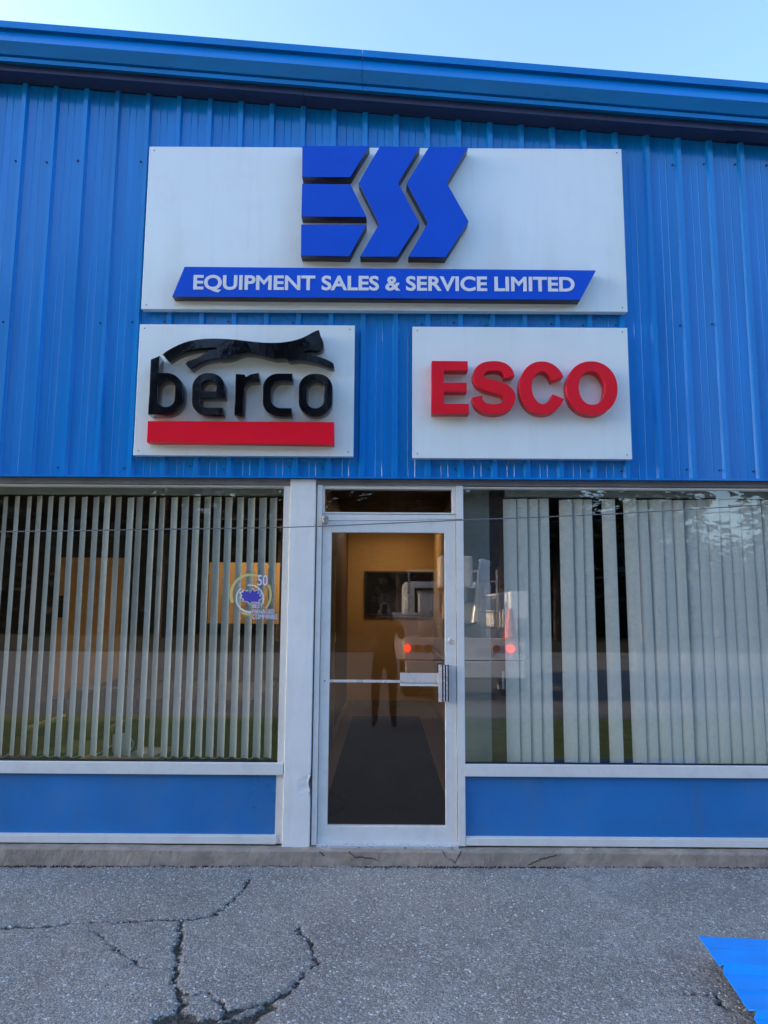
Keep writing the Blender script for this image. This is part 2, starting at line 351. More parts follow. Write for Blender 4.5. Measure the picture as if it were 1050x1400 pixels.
GZ = GZ + fade*(.014*(vnoise(GX+50, GY+50, .9, 1)-.5) + .006*(vnoise(GX+50, GY+50, .22, 2)-.5) + .0035*(vnoise(GX+50, GY+50, .018, 3)-.5))
def ground_z(x, y): return 0.0045*max(-6, min(6, x))
wob = (vnoise(GX+50, GY+50, .05, 5)-.5)*.026 + (vnoise(GX+50, GY+50, .018, 6)-.5)*.022
mask = np.zeros_like(GX)
wv = .8+.5*vnoise(GX+50, GY+50, .07, 8)
for pl, hw in CR:
    P = np.array([atz(*p) for p in pl]); D = np.full_like(GX, 9.)
    for a, b in zip(P[:-1], P[1:]):
        d = b-a; t = np.clip(((GX-a[0])*d[0]+(GY-a[1])*d[1])/(d@d), 0, 1)
        k = min(1.0, hw/.012)
        D = np.minimum(D, np.hypot(GX+wob*k-(a[0]+t*d[0]), GY+wob[::-1]*k-(a[1]+t*d[1])))
    mask = np.maximum(mask, np.clip((hw*1.05*wv-D)/(hw*.7), 0, 1)*fade)
GZ = GZ - mask*(.013+.006*vnoise(GX+50, GY+50, .02, 9))
ny, nx = GX.shape
me = bpy.data.meshes.new('asphalt_ground')
me.vertices.add(nx*ny); me.vertices.foreach_set('co', np.stack([GX, GY, GZ], -1).astype(np.float32).ravel())
ii = (np.arange(ny-1)[:, None]*nx+np.arange(nx-1)[None]).ravel()
q = np.stack([ii, ii+1, ii+nx+1, ii+nx], -1).astype(np.int32)
me.loops.add(q.size); me.loops.foreach_set('vertex_index', q.ravel()); me.polygons.add(len(q)); me.polygons.foreach_set('loop_start', np.arange(0, q.size, 4, dtype=np.int32)); me.polygons.foreach_set('use_smooth', np.ones(len(q), bool))
me.update(); me.validate()
at_ = me.attributes.new('soil', 'FLOAT', 'POINT'); at_.data.foreach_set('value', mask.astype(np.float32).ravel())
def asphalt_mat():
    m, N, L, P = new_mat('weathered_asphalt')
    tc = N.new('ShaderNodeTexCoord'); o = tc.outputs['Object']
    def noise(s, d=4, r=.6):
        n = N.new('ShaderNodeTexNoise'); n.inputs['Scale'].default_value = s; n.inputs['Detail'].default_value = d; n.inputs['Roughness'].default_value = r; L.new(o, n.inputs['Vector']); return n.outputs['Fac']
    def rng(i, a, b, c, d):
        n = N.new('ShaderNodeMapRange'); n.inputs[1].default_value = a; n.inputs[2].default_value = b; n.inputs[3].default_value = c; n.inputs[4].default_value = d; L.new(i, n.inputs[0]); return n.outputs[0]
    def mix(f, a, b):
        n = N.new('ShaderNodeMix'); n.data_type = 'RGBA'; L.new(f, n.inputs[0])
        for k, v in ((6, a), (7, b)):
            if isinstance(v, tuple): n.inputs[k].default_value = (*v, 1)
            else: L.new(v, n.inputs[k])
        return n.outputs[2]
    def voro(s, out):
        n = N.new('ShaderNodeTexVoronoi'); n.inputs['Scale'].default_value = s; n.inputs['Randomness'].default_value = 1; L.new(o, n.inputs['Vector']); return n.outputs[out]
    vc = voro(95, 'Color'); vd = voro(95, 'Distance')
    sep = N.new('ShaderNodeSeparateColor'); L.new(vc, sep.inputs[0])
    base = mix(rng(noise(1.1, 7, .65), .35, .65, 0, 1), (.235, .222, .188), (.51, .485, .41))
    base = mix(rng(noise(9, 6), .45, .75, 0, .6), base, (.20, .19, .178))
    stone = mix(rng(sep.outputs[0], 0, 1, 0, 1), (.175, .17, .15), (.65, .635, .57))
    c = mix(rng(sep.outputs[1], .35, .6, 0, .75), base, stone)
    c = mix(rng(sep.outputs[2], .965, .985, 0, 1), c, (.80, .80, .81))
    c = mix(rng(voro(170, 'Distance'), .30, .70, 0, .75), c, (.10, .095, .09))
    c = mix(rng(noise(2.3, 9, .72), .55, .74, 0, .7), c, (.11, .106, .104))
    a = N.new('ShaderNodeAttribute'); a.attribute_name = 'soil'
    ad = N.new('ShaderNodeMath'); ad.operation = 'ADD'; L.new(a.outputs['Fac'], ad.inputs[0]); L.new(rng(noise(85, 5, .75), .3, .7, -.38, .38), ad.inputs[1])
    gate = N.new('ShaderNodeMath'); gate.operation = 'MULTIPLY'; L.new(rng(ad.outputs[0], .30, .62, 0, .95), gate.inputs[0]); L.new(rng(a.outputs['Fac'], .02, .12, 0, 1), gate.inputs[1])
    soil = mix(rng(noise(55, 6), .4, .65, 0, 1), (.022, .019, .015), (.095, .086, .062))
    c = mix(gate.outputs[0], c, soil)
    L.new(c, P.inputs['Base Color']); P.inputs['Roughness'].default_value = .9; P.inputs['Specular IOR Level'].default_value = .3
    b = N.new('ShaderNodeBump'); b.inputs['Strength'].default_value = .9; b.inputs['Distance'].default_value = .004; b.invert = True; L.new(vd, b.inputs['Height'])
    b2 = N.new('ShaderNodeBump'); b2.inputs['Strength'].default_value = .5; b2.inputs['Distance'].default_value = .006; L.new(noise(60, 6, .7), b2.inputs['Height']); L.new(b.outputs[0], b2.inputs['Normal'])
    L.new(b2.outputs[0], P.inputs['Normal'])
    return m
ground = link('asphalt_ground', me, asphalt_mat()); tag(ground, kind='structure', label='cracked grey asphalt lot in front of the shop')
verge_m = mat('dry_grass_ground', (.26, .26, .05), .95, var=.4, scale=5, bump=.6, bscale=40)
for x0, x1, nm in ((-60, -.95, 'left'), (.95, 60, 'right')):
    g = mesh('grass_verge', [(x0, -6.1, .035), (x1, -6.1, .035), (x1, -2.5, .035), (x0, -2.5, .035), (x0, -6.2, -.05), (x1, -6.2, -.05), (x1, -2.4, -.05), (x0, -2.4, -.05)],
             [(0, 1, 2, 3), (0, 4, 5, 1), (1, 5, 6, 2), (2, 6, 7, 3), (3, 7, 4, 0)], verge_m); tag(g, kind='structure', label=f'olive dry grass strip across the lot, {nm} of the way to the door')
ff = mat('forest_floor', (.03, .03, .015), .95, var=.4, scale=.6)
g = mesh('forest_floor', [(-200, -200, .2), (200, -200, .2), (200, -26, .2), (-200, -26, .2), (-200, -23, -.03), (200, -23, -.03)], [(0, 1, 2, 3), (3, 2, 5, 4)], ff); tag(g, kind='structure', label='dark ground under the trees across the lot')
def added_hill():  # hill added to block bright sky gaps behind the reflected trees
    X_ = np.linspace(-160, 160, 81); Y_ = np.linspace(-52, -150, 22); V, F = [], []
    for j, y in enumerate(Y_):
        for i, x in enumerate(X_):
            u = (y+52)/-98; dip = 1-.62*math.exp(-((x/-y-.455)/.075)**2)
            V.append((x, y, -1+(15+3*math.sin(x*.11)+2*math.sin(x*.37+y*.2))*min(1, u*3.2)*dip))
    n = len(X_)
    for j in range(len(Y_)-1):
        for i in range(n-1): F.append((j*n+i, j*n+i+1, (j+1)*n+i+1, (j+1)*n+i))
    o = mesh('added_hill', V, F, mat('added_hill_woods', (.016, .020, .010), .95, var=.5, scale=.5, bump=1, bscale=.6), None, True)
    tag(o, 'dark wooded hill added behind the trees across the lot to block sky gaps', kind='structure')
added_hill()
# loose grit along the wall
rs = random.Random(4); V, F = [], []
def stone(x, y, s):
    z = ground_z(x, y); k = len(V)
    for dx, dy, dz in ((1, 0, 0), (-.5, .8, 0), (-.5, -.8, 0), (.1, .1, 1)):
        V.append((x+dx*s*rs.uniform(.6, 1.2), y+dy*s*rs.uniform(.6, 1.2), z-.002+dz*s*rs.uniform(.7, 1.2)))
    F.extend([(k, k+1, k+3), (k+1, k+2, k+3), (k+2, k, k+3)])
for i in range(2600):
    x = rs.uniform(-3.2, 3.2); y = -.07-abs(rs.gauss(0, .30)) if i < 1100 else rs.uniform(-2.2, -.1)
    if y > -2.25: stone(x, y, rs.choice((.003, .003, .004, .005, .007)))
for i in range(330): stone(rs.uniform(-3.0, 3.0), rs.uniform(-2.2, -.12), rs.uniform(.005, .010))
g = mesh('loose_grit', V, F, M['grit']); tag(g, 'pale loose grit scattered on the asphalt along the curb', 'grit', kind='stuff')

V, F = [], []
for i in range(1500):
    stone(rs.uniform(-3.0, 3.0), -.066-abs(rs.gauss(0, .012)), rs.choice((.004, .006, .008, .010)))
g = mesh('soil_crumbs', V, F, M['soil']); tag(g, 'dark soil crumbs gathered at the foot of the curb', 'soil', kind='stuff')

# ------------------------------------------------------------------ the shop building
B = thing('shop_building', 'blue ribbed metal shop building with glass storefront', 'building', (0, 0, 0))
SL = -0.0840
x0r, z0r = at(0, 120, 0); ZR = z0r - SL*x0r
def zroof(x): return ZR + SL*x            # where the wall meets the soffit
ZB = at(525, 652.5, 0)[1]                    # bottom of the ribbed wall
# ribbed sheets: four ribs to a sheet
PIT = (at(904, 645, -.022)[0]-at(40, 645, -.022)[0])/19; PH = at(40, 645, -.022)[0]
def sheet(xa, n):
    xs = []   # (x, y)
    for k in range(n):
        c = xa+k*PIT
        xs += [(c-.027, 0), (c-.015, -.028), (c+.015, -.028), (c+.027, 0)]
        for b in (.36, .64):
            m_ = c+.027+(PIT-.054)*b; xs += [(m_-.004, 0), (m_, -.003), (m_+.004, 0)]
    xs.append((xa+n*PIT-.0275, 0)); xs.append((xa+n*PIT-.0275, .012))
    V, F = [], []
    for x, y in xs: V += [(x, y, ZB), (x, y, zroof(x)+.04)]
    for i in range(len(xs)-1): F.append((2*i, 2*i+2, 2*i+3, 2*i+1))
    return mesh('wall_panel', V, F, M['wall'], B)
for k in range(-2, 8): sheet(PH+(k*4-2)*PIT, 4)
XL, XR = PH-10*PIT-.027, PH+30*PIT-.0275
drip = box('drip_edge', XL, XR, -.030, .02, ZB-.013, ZB-.001, M['wall'], B)
# fasteners
bm = bmesh.new(); rs = random.Random(2)
def screw_at(x, z): cyl_bm((x, .002, z), (x, -.009, z), .007, .006, 6, bm=bm)
for k in range(-8, 30):
    for zz in (at(525, 224, 0)[1], at(525, 443, 0)[1], at(525, 641, 0)[1]):
        if rs.random() < .62 and zz < zroof(PH+k*PIT)-.05: screw_at(PH+k*PIT-.042+rs.uniform(-.004, .004), zz+rs.uniform(-.012, .012))
s_ = from_bm('wall_screw', bm, M['screw'], B); tag(s_, kind='stuff')
# eave trim: profile of (y, photo row at the left border) swept along the roof slope
def prof(rows):
    out = []
    for y, py in rows:
        x, z = at(0, py, y); out.append((y, z-(ZR+SL*x)))
    return out
def sweep(name, P, xa, xb, m_):
    n = len(P); V, F = [], []
    for x in (xa, xb): V += [(x, y, zroof(x)+dz) for y, dz in P]
    for i in range(n): F.append((i, (i+1) % n, n+(i+1) % n, n+i))
    F += [tuple(range(n))[::-1], tuple(range(n, 2*n))]
    bm = bmesh.new(); vs = [bm.verts.new(v) for v in V]
    for f in F: bm.faces.new([vs[i] for i in f])
    return from_bm(name, bm, m_, B)
PT = prof([(-.205, 27.5), (-.215, 36.5), (-.185, 40.0), (-.185, 42.0), (-.255, 54.5), (-.205, 73), (-.180, 76), (-.190, 77), (-.190, 82.6), (-.165, 84)])
PT += [(.10, PT[-1][1]), (.10, PT[0][1]+.02), (-.19, PT[0][1]+.012)]
PL = prof([(-.150, 86.5), (-.156, 95.4)]); PL += [(-.02, PL[1][1]+.004), (-.02, PL[0][1]+.008)]
j1 = at(495, 100, -.2)[0]
for a, b in ((-4.6, -4.6+1.0), (-3.598, j1), (j1+.003, 4.9)): sweep('eave_trim', PT, a, b, M['trim'])
k1, k2 = at(415, 130, -.15)[0], at(1004, 180, -.15)[0]
for a, b, dz in ((-4.6, k1, 0), (k1+.004, k2, -.004), (k2+.004, 4.9, .002)):
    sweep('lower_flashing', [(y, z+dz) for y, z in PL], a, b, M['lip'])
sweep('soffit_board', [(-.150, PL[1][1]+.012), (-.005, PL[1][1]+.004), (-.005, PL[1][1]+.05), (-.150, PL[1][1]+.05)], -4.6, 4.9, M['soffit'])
# seam clip hanging from the soffit, seen over the big sign
# far runs of the wall, sides, back and roof
XW0, XW1, YB = -44.0, 13.0, 14.0  # left end stretched far out of view to keep low sun off the lot
def slab(name, xa, xb, y0, y1, m_):
    return hexa(name, [(xa, -.05), (xb, -.05), (xb, zroof(xb)+.1), (xa, zroof(xa)+.1)], y0, y1, m_, B)
slab('front_wall', XW0, XL-.003, 0, .15, M['wall']); slab('front_wall', XR+.003, XW1, 0, .15, M['wall'])
slab('back_wall', XW0, XW1, YB, YB+.15, M['wall'])
slab('side_wall', XW0, XW0+.15, .153, YB-.003, M['wall']); slab('side_wall', XW1-.15, XW1, .153, YB-.003, M['wall'])
hexa('roof', [(XW0-.2, zroof(XW0-.2)+.12), (XW1+.2, zroof(XW1+.2)+.12), (XW1+.2, zroof(XW1+.2)+.2), (XW0-.2, zroof(XW0-.2)+.2)], -.10, YB+.3, M['trim'], B)

# ---- storefront: levels
def zz(py, y, px=525): return at(px, py, y)[1]
def xx(px, py, y): return at(px, py, y)[0]
YF, YG = .030, .055                     # frame front, glass
CT = zz(1161.5, -.05)                    # curb top
z_head = zz(667, YF); z_headtop = ZB-.014
z_sill_t, z_sill_b = zz(1044.5, YF-.015), zz(1060.5, YF-.015)
z_base_t, z_base_b = zz(1144.5, YF-.01), CT+.006
xcl = (xx(397, 700, .005)+xx(384.5, 1150, .005))/2; xcr = (xx(431, 700, .005)+xx(423.5, 1150, .005))/2      # column
xlw = (xx(388, 700, YF)+xx(379, 1030, YF))/2       # right edge of left glass
xdl = (xx(440, 750, YF)+xx(434.5, 1120, YF))/2; xdr = (xx(623, 750, YF)+xx(625.5, 1120, YF))/2      # door leaf
xrm = (xx(633, 700, YF)+xx(636.5, 1140, YF))/2     # right mullion's right edge
XWL, XWR = XL+.1, XR-.1
# head
box('head_channel', XWL, xcl-.002, .012, .12, z_head+.014, z_headtop, M['head'], B, .002)
box('head_channel', xcl+.002-.0, XWR, .014, .12, z_head+.016, z_headtop, M['head'], B, .002)
# behind the wall above the windows
box('lintel', XL, XR, .122, .25, z_head+.03, zroof(4)-.3, M['darkwall'], B)
# column
def column():
    bm = bmesh.new(); zs = np.linspace(CT-.045, z_headtop-.003, 60); a, b = xcl, xcr
    rows = []
    for z in zs:
        t = (z-CT); wob = .0012*math.sin(z*9)+.0008*math.sin(z*23+1)
        dent = .030*math.exp(-((z-zz(1075, 0))/.05)**2)
        flare = .004*math.exp(-((z-CT)/.04)**2)
        ring_ = [(a, .11), (a-.0, .009), (a+.004, .005+wob), ((a+b)/2, .0045+wob), (b-.006-dent*.5, .005+wob+dent*.25), (b-dent*.62, .010+dent*.4), (b-dent*.2, .11)]
        rows.append([bm.verts.new((x, y-flare, z)) for x, y in ring_])
    for A, C in zip(rows[:-1], rows[1:]):
        for i in range(len(A)-1): bm.faces.new((A[i], A[i+1], C[i+1], C[i]))
    return from_bm('column', bm, M['post'], B)
col = column()
# torn, bare edge where the column was struck, and chipped foot
bx, bz = xcr-.012, zz(1072, 0)
P = []
for t in np.linspace(-1, 1, 13):
    P.append((bx-.006+.016*t*t, .004+.004*(1-t*t), bz+.052*t))
tube('dent_edge', P, .0045, M['chip'], col)
bm = bmesh.new(); rs = random.Random(9); n = 22; top = []; bot = []
for i in range(n):
    x = xcl+.012+(xcr-xcl-.016)*i/(n-1); h = .004+.012*rs.random()+.02*(i/(n-1))**6
    bot.append(bm.verts.new((x, -.0005, CT-.044))); top.append(bm.verts.new((x, -.0005, CT-.044+h)))
for i in range(n-1): bm.faces.new((bot[i], bot[i+1], top[i+1], top[i]))
from_bm('chipped_foot', bm, M['chip'], col)
# windows
def rect(x0, x1, z0, z1): return [(x0, z0), (x1, z0), (x1, z1), (x0, z1)]
def window(x0, x1, fl, fr):
    fr_ = ring('window', rect(x0-fl, x1+fr, z_sill_b-.002, z_head+.013), rect(x0, x1, z_sill_t, z_head), YF, YF+.07, M['alu'], B, .0015)
    box('pane', x0-.004, x1+.004, YG, YG+.006, z_sill_t-.004, z_head+.004, M['glass'], fr_)
    box('sill', x0-fl+.001, x1+fr-.001, YF-.022, YF-.001, z_sill_b, z_sill_t, M['alu'], fr_, .003)
    box('glazing_bead', x0, x1, YG-.014, YG-.001, z_sill_t+.0005, z_sill_t+.010, M['dark'], fr_)
    return fr_
winL = window(XWL, xlw, .03, xcl-xlw-.004); winR = window(xrm+.002, XWR, .0015, .03)
# kick panels and base strips
xkl = (xx(376.5, 1100, YF))
box('kick_panel', XWL, xkl, YF+.012, YF+.04, z_base_t-.002, z_sill_b-.004, M['kick'], B)
box('kick_panel', xrm+.002, XWR, YF+.012, YF+.04, z_base_t-.002, z_sill_b-.004, M['kick'], B)
box('jamb', xkl+.001, xcl-.004, YF+.002, YF+.06, z_base_b, z_sill_b-.004, M['alu'], B, .002)
for a, b in ((XWL, xkl+.012), (xrm+.002, XWR)):
    box('base_strip', a, b, YF-.012, YF+.05, z_base_b, z_base_t-.003, M['alu'], B, .003)
    box('base_bead', a, b, YF-.004, YF+.011, z_base_t-.002, z_base_t+.006, M['alu'], B)
# door and its frame
z_dt = zz(703, YF); z_db = zz(1155.5, YF)
xfl, xfr = xcr+.010, xrm
box('door_post', xfl, xdl-.003, YF-.012, YF+.10, z_base_b-.004, z_headtop-.028, M['alu'], B, .002)
box('door_post', xdr+.003, xfr, YF-.012, YF+.10, z_base_b-.004, z_headtop-.028, M['alu'], B, .002)
trf = ring('transom_window', rect(xdl-.002, xdr+.002, z_dt+.002, z_headtop-.03), rect(xx(443.5, 690, YF), xx(618, 690, YF), zz(700.5, YF), zz(668.5, YF)), YF, YF+.07, M['alu'], B, .0015)
box('pane', xx(442, 690, YF), xx(619.5, 690, YF), YG, YG+.006, zz(702, YF), zz(667, YF), M['doorglass'], trf)
xgl = (xx(453, 740, YF)+xx(447.5, 1120, YF))/2; xgr = (xx(607.5, 740, YF)+xx(610, 1120, YF))/2
zgt, zgb = zz(728, YF), zz(1130, YF)
YD = YF+.004
door = ring('entrance_door', rect(xdl, xdr, z_db, z_dt-.001), rect(xgl, xgr, zgb, zgt), YD, YD+.045, M['alu'], B, .0025)
box('pane', xgl-.006, xgr+.006, YD+.02, YD+.026, zgb-.006, zgt+.006, M['doorglass'], door)
xa, za = at(452, 934, YD); xb, zb = at(599, 930, YD)
box('cross_rail', xgl+.001, xgr-.001, YD+.003, YD+.018, (za+zb)/2-.007, (za+zb)/2+.010, M['bright'], door, .002)
pa, pz1 = at(547, 920, YD-.02); pb, pz0 = at(600, 938.5, YD-.02)
box('push_bar', pa, pb, YD-.018, YD+.0015, pz0+.022, pz1, M['bright'], door, .003)
box('push_bar', pa, pb, YD-.012, YD+.0015, pz0, pz0+.019, M['alu'], door, .003)
hx0, hz1 = at(599.5, 909, YD-.05); hx1, hz0 = at(614, 960, YD-.05)
ph = box('pull_handle', hx0, hx0+(hx1-hx0)*.34, YD-.052, YD-.046+.03, hz0, hz1, M['bright'], door, .0015)
for i, m_ in enumerate((M['dark'], M['bright'], M['dark'], M['bright'], M['dark'])):
    wd = (hx1-hx0)*.66/5
    box('grip_rib', hx0+(hx1-hx0)*.34+wd*i+.0004, hx0+(hx1-hx0)*.34+wd*(i+1)-.0004, YD-(.050 if i % 2 else .040), YD-.002, hz0+.001, hz1-.001, m_, ph)
lx, lz = at(616.5, 876, YD)
lk = lathe('lock_cylinder', (lx, YD+.002, lz), [(.021, 0), (.021, -.006), (.017, -.009), (.0165, -.006), (.011, -.006), (.010, -.010)], M['bright'], door, 20, 'Y')
box('keyhole', lx-.0015, lx+.0015, YD-.0095, YD-.0075, lz-.006, lz+.006, M['dark'], lk)
cx_, cz_ = at(444, 931, YD); cyl('rail_screw', (cx_, YD+.001, cz_), (cx_, YD-.003, cz_), .005, M['dark'], door, n=10)
bot_x0, bot_x1 = xdl-.002, xdr+.004
box('threshold', bot_x0, bot_x1, YF-.045, YF+.09, zz(1160.8, YF-.04), zz(1156.2, YF-.04), M['bright'], B, .003)
for t in (.30, .62, .95): 
    xq = bot_x0+(bot_x1-bot_x0)*t; cyl('threshold_screw', (xq, YF-.0445, zz(1158.5, YF-.04)), (xq, YF-.0475, zz(1158.5, YF-.04)), .004, M['dark'], B, n=8)
# concrete curb: long, rough, cracked
def curb():
    xs = np.arange(XL, XR, .012); zc = [-.04, -.005, .02, .045, CT-.012, CT-.003, CT, CT, CT-.001]
    yc = [-.062, -.062, -.060, -.058, -.056, -.050, -.040, .02, .20]
    n = len(zc); Xg = np.repeat(xs[:, None], n, 1); Zg = np.array(zc)[None]+0*Xg; Yg = np.array(yc)[None]+0*Xg
    nz = vnoise(Xg*1+40, Zg*1+40, .05, 21)-.5; n2 = vnoise(Xg+40, Zg*3+40, .45, 22)-.5; n3 = vnoise(Xg+40, Zg+Yg+40, .016, 23)-.5
    Yg = Yg + .004*nz+.005*n2+.003*n3
    Zg = Zg + np.where(np.arange(n)[None] >= 4, .006*n2+.004*n3-.004, 0)
    Zg = np.minimum(Zg, CT)
    for pl in ([(305,1063),(330,1075),(345,1079)], ):
        pass
    segs = []
    for pl in (px3([(400,240),(430,268),(480,270),(520,275),(555,288)], 370, 1100, 3.75), px3([(885,240),(900,270),(930,285),(945,300),(960,270),(975,240)], 370, 1100, 3.75),
               px3([(190,400),(230,380),(290,365)], 650, 1030, 2.625), px3([(250,240),(275,260)], 370, 1100, 3.75)):
        Pw = [at(a, b, -.055) for a, b in pl]; segs += list(zip(Pw[:-1], Pw[1:]))
    V = np.stack([Xg, Yg, Zg], -1).reshape(-1, 3); F = []
    for i in range(len(xs)-1):
        for j in range(n-1): F.append((i*n+j, (i+1)*n+j, (i+1)*n+j+1, i*n+j+1))
    o = mesh('concrete_curb', V, F, M['concrete'], B); rc = random.Random(6)
    for a, b in segs:
        P = [(a[0]+(b[0]-a[0])*t+rc.uniform(-.003, .003), -.0585, a[1]+(b[1]-a[1])*t+rc.uniform(-.003, .003)) for t in np.linspace(0, 1, 6)]
        tube('curb_crack', P, rc.uniform(.0018, .0032), M['soil'], o, 6)
    return o
curb()

# ------------------------------------------------------------------ inside
ZF, ZC = CT+.002, 2.93
box('floor_slab', XW0+.2, XW1-.2, .21, 9, ZF-.1, ZF, M['floor'], B)
# hall
HXL, HXR, HY = -.60, .78, 7.0
box('hall_wall', HXL-.10, HXL, .20, HY, ZF+.001, ZC+.3, M['brownwall'], B)
box('hall_wall', HXR, HXR+.10, .40, HY, ZF+.001, ZC+.3, M['orange'], B)
box('hall_end_wall', HXL-.10, HXR+.10, HY+.002, HY+.1, ZF+.001, ZC+.3, M['orange'], B)
box('skirting', HXL+.001, HXR-.001, HY-.02, HY, ZF+.001, ZF+.09, M['oak'], B)
for i in range(11):
    for j in range(2):
        a = HXL+.002+j*(HXR-HXL)/2; b = a+(HXR-HXL)/2-.02
        if (i, j) in ((2, 0), (9, 0), (9, 1)): continue
        box('ceiling_tile', a+.012, b, .22+i*.61, .22+i*.61+.585, ZC, ZC+.02, M['tile'], B)
bm = bmesh.new()
bm_box(bm, HXL, HXR, .2, HY, ZC+.025, ZC+.04)
from_bm('ceiling_void', bm, M['tbar'], B)
for i in (2,): box('unseen_ceiling_light', HXL+.05, HXL+.62, .22+i*.61, .22+i*.61+.585, ZC, ZC+.02, M['lamp'], B)
box('unseen_ceiling_light', HXL+.42, HXR-.42, .22+9*.61, .22+9*.61+.585, ZC, ZC+.02, M['lamp'], B)
for yy in (2.6, 3.5): box('door_jamb', HXL+.001, HXL+.035, yy, yy+.07, ZF+.002, ZF+2.12, M['oak'], B)
box('hall_door', HXL+.001, HXL+.02, 2.672, 3.498, ZF+.004, ZF+2.08, M['greywall'], B, .002)
box('light_switch', HXL+.001, HXL+.012, 4.0, 4.08, ZF+1.12, ZF+1.24, M['ceramic'], B)
box('handrail', HXR-.05, HXR-.012, 1.0, 6.6, ZF+.86, ZF+.90, M['oak'], B, .006)
box('skirting', HXL+.001, HXL+.016, .25, HY-.021, ZF+.002, ZF+.09, M['oak'], B); box('skirting', HXR-.016, HXR-.001, .45, HY-.021, ZF+.002, ZF+.09, M['oak'], B)
# side rooms
box('room_ceiling', -6, HXL-.103, .26, 6.4, 2.70, 2.78, M['darkwall'], B); box('room_ceiling', HXR+.103, 6, .26, 6.4, 2.70, 2.78, M['darkwall'], B)
box('room_wall', -6.1, -6, .26, 6.4, ZF+.001, 2.69, M['darkwall'], B); box('room_wall', 6, 6.1, .26, 6.4, ZF+.001, 2.69, M['darkwall'], B)
YR = 4.0
ox0, oz1 = at(284, 768, YR); ox1, oz0 = at(381, 853, YR)
box('room_wall', HXR+.103, 5.99, YR, YR+.1, ZF+.001, 2.69, M['darkwall'], B)
box('room_wall', -5.99, ox0, YR, YR+.1, ZF+.001, 2.69, M['darkwall'], B); box('room_wall', ox1, HXL-.103, YR, YR+.1, ZF+.001, 2.69, M['darkwall'], B)
box('room_wall', ox0+.001, ox1-.001, YR, YR+.1, ZF+.001, oz0, M['darkwall'], B); box('room_wall', ox0+.001, ox1-.001, YR, YR+.1, oz1, 2.69, M['darkwall'], B)
box('alcove_wall', -5, HXL-.103, 5.6, 5.7, ZF+.001, 2.69, M['orange'], B)
box('unseen_ceiling_light', ox0, ox1, 4.5, 5.1, 2.66, 2.69, M['lamp'], B)
dx0, dz1 = at(78, 762, YR-.05); dx1, _ = at(172, 762, YR-.05)
idoor = box('inner_door', dx0, dx1, YR-.05, YR-.003, ZF+.002, dz1, M['door'], B, .003)
box('unseen_ceiling_light', dx0-.1, dx1+.2, 1.15, 1.6, 2.66, 2.69, M['lamp'], B)  # lamp added out of view to brighten the wooden inner door
hx, hz = at(84, 828, YR-.06); box('door_handle', hx-.03, hx+.03, YR-.075, YR-.051, hz-.14, hz+.12, M['dark'], idoor, .004)
box('entry_return', .53, .735, .20, .30, ZF+.001, 2.69, M['greywall'], B)
jb = box('brown_jamb', .745, .86, .26, .36, ZF+.001, 2.69, M['purple'], B)
jx, jz = at(689, 930, .25); box('hinge', jx-.012, jx+.003, .25, .259, jz-.06, jz+.06, M['bright'], jb)

o = box('door_mat', -.45, .50, .22, HY-1.2, ZF+.001, ZF+.010, M['carpet']); tag(o, 'long blue black mat on the hall floor behind the glass door', 'mat')
o = thing('framed_picture', 'wide dark framed picture on the ochre wall behind the door', 'picture')
pxa, pza = at(499, 781, HY); pxb, pzb = at(593, 843, HY)
ring('picture_frame', rect(pxa, pxb, pzb, pza), rect(pxa+.03, pxb-.03, pzb+.03, pza-.03), HY-.04, HY-.001, M['dark'], o)
box('canvas', pxa+.031, pxb-.031, HY-.025, HY-.002, pzb+.031, pza-.031, M['picture'], o)
# reception counter
o = thing('reception_counter', 'dark low counter in the left room in front of the wooden inner door', 'counter', (-2.2, 2.9, ZF))
ca = at(75, 955, 2.0)
box('counter_body', -3.12, -1.25, 2.0, 3.85, ZF+.001, ca[1]-.035, M['darkwall'], o); box('counter_top', -3.15, -1.22, 1.97, 3.88, ca[1]-.034, ca[1], M['darkwall'], o, .004)
# armchair
ax, az = at(118, 1000, 1.0)
o = thing('armchair', 'wooden armchair with olive cushions just inside the left window', 'chair', (ax, 1.0, ZF))
for sx in (-.30, .30):
    for sy in (-.28, .28): cyl('leg', (ax+sx, 1.0+sy, ZF+.001), (ax+sx*.97, 1.0+sy*.97, ZF+.60), .022, M['oak'], o, n=10)
    hexa('armrest', [(ax+sx-.03, ZF+.602), (ax+sx+.03, ZF+.602), (ax+sx+.03, ZF+.632), (ax+sx-.03, ZF+.632)], .66, 1.34, M['oak'], o, .006)
box('seat_cushion', ax-.27, ax+.27, .70, 1.30, ZF+.30, ZF+.44, M['olive'], o, .03)
bk = box('back_cushion', ax-.27, ax+.27, 1.22, 1.36, ZF+.445, ZF+.86, M['olive'], o, .03)
# low table
tx0, tz = at(135, 1028, .75); tx1, _ = at(222, 1024, .75)
o = thing('low_table', 'low round edged table with a white mug, inside the left window', 'table', ((tx0+tx1)/2, .75, ZF))
box('tabletop', tx0-.05, tx1+.05, .50, 1.0, tz-.03, tz, M['oak'], o, .01)
for sx in (tx0, tx1):
    for sy in (.55, .95): cyl('leg', (sx, sy, ZF+.001), (sx, sy, tz-.031), .018, M['oak'], o, n=10)
mx_, _ = at(166, 1020, .7)
o = thing('mug', 'white mug standing on the low table inside the left window', 'mug', (mx_, .68, tz))
lathe('cup', (mx_, .68, tz+.001), [(.05, 0), (.058, .02), (.060, .14), (.054, .14), (.050, .02)], M['ceramic'], o, 20)
tube('mug_handle', [(mx_+.055+.04*math.sin(t), .68, tz+.07+.045*math.cos(t)) for t in np.linspace(.2, math.pi-.2, 9)], .007, M['ceramic'], o)
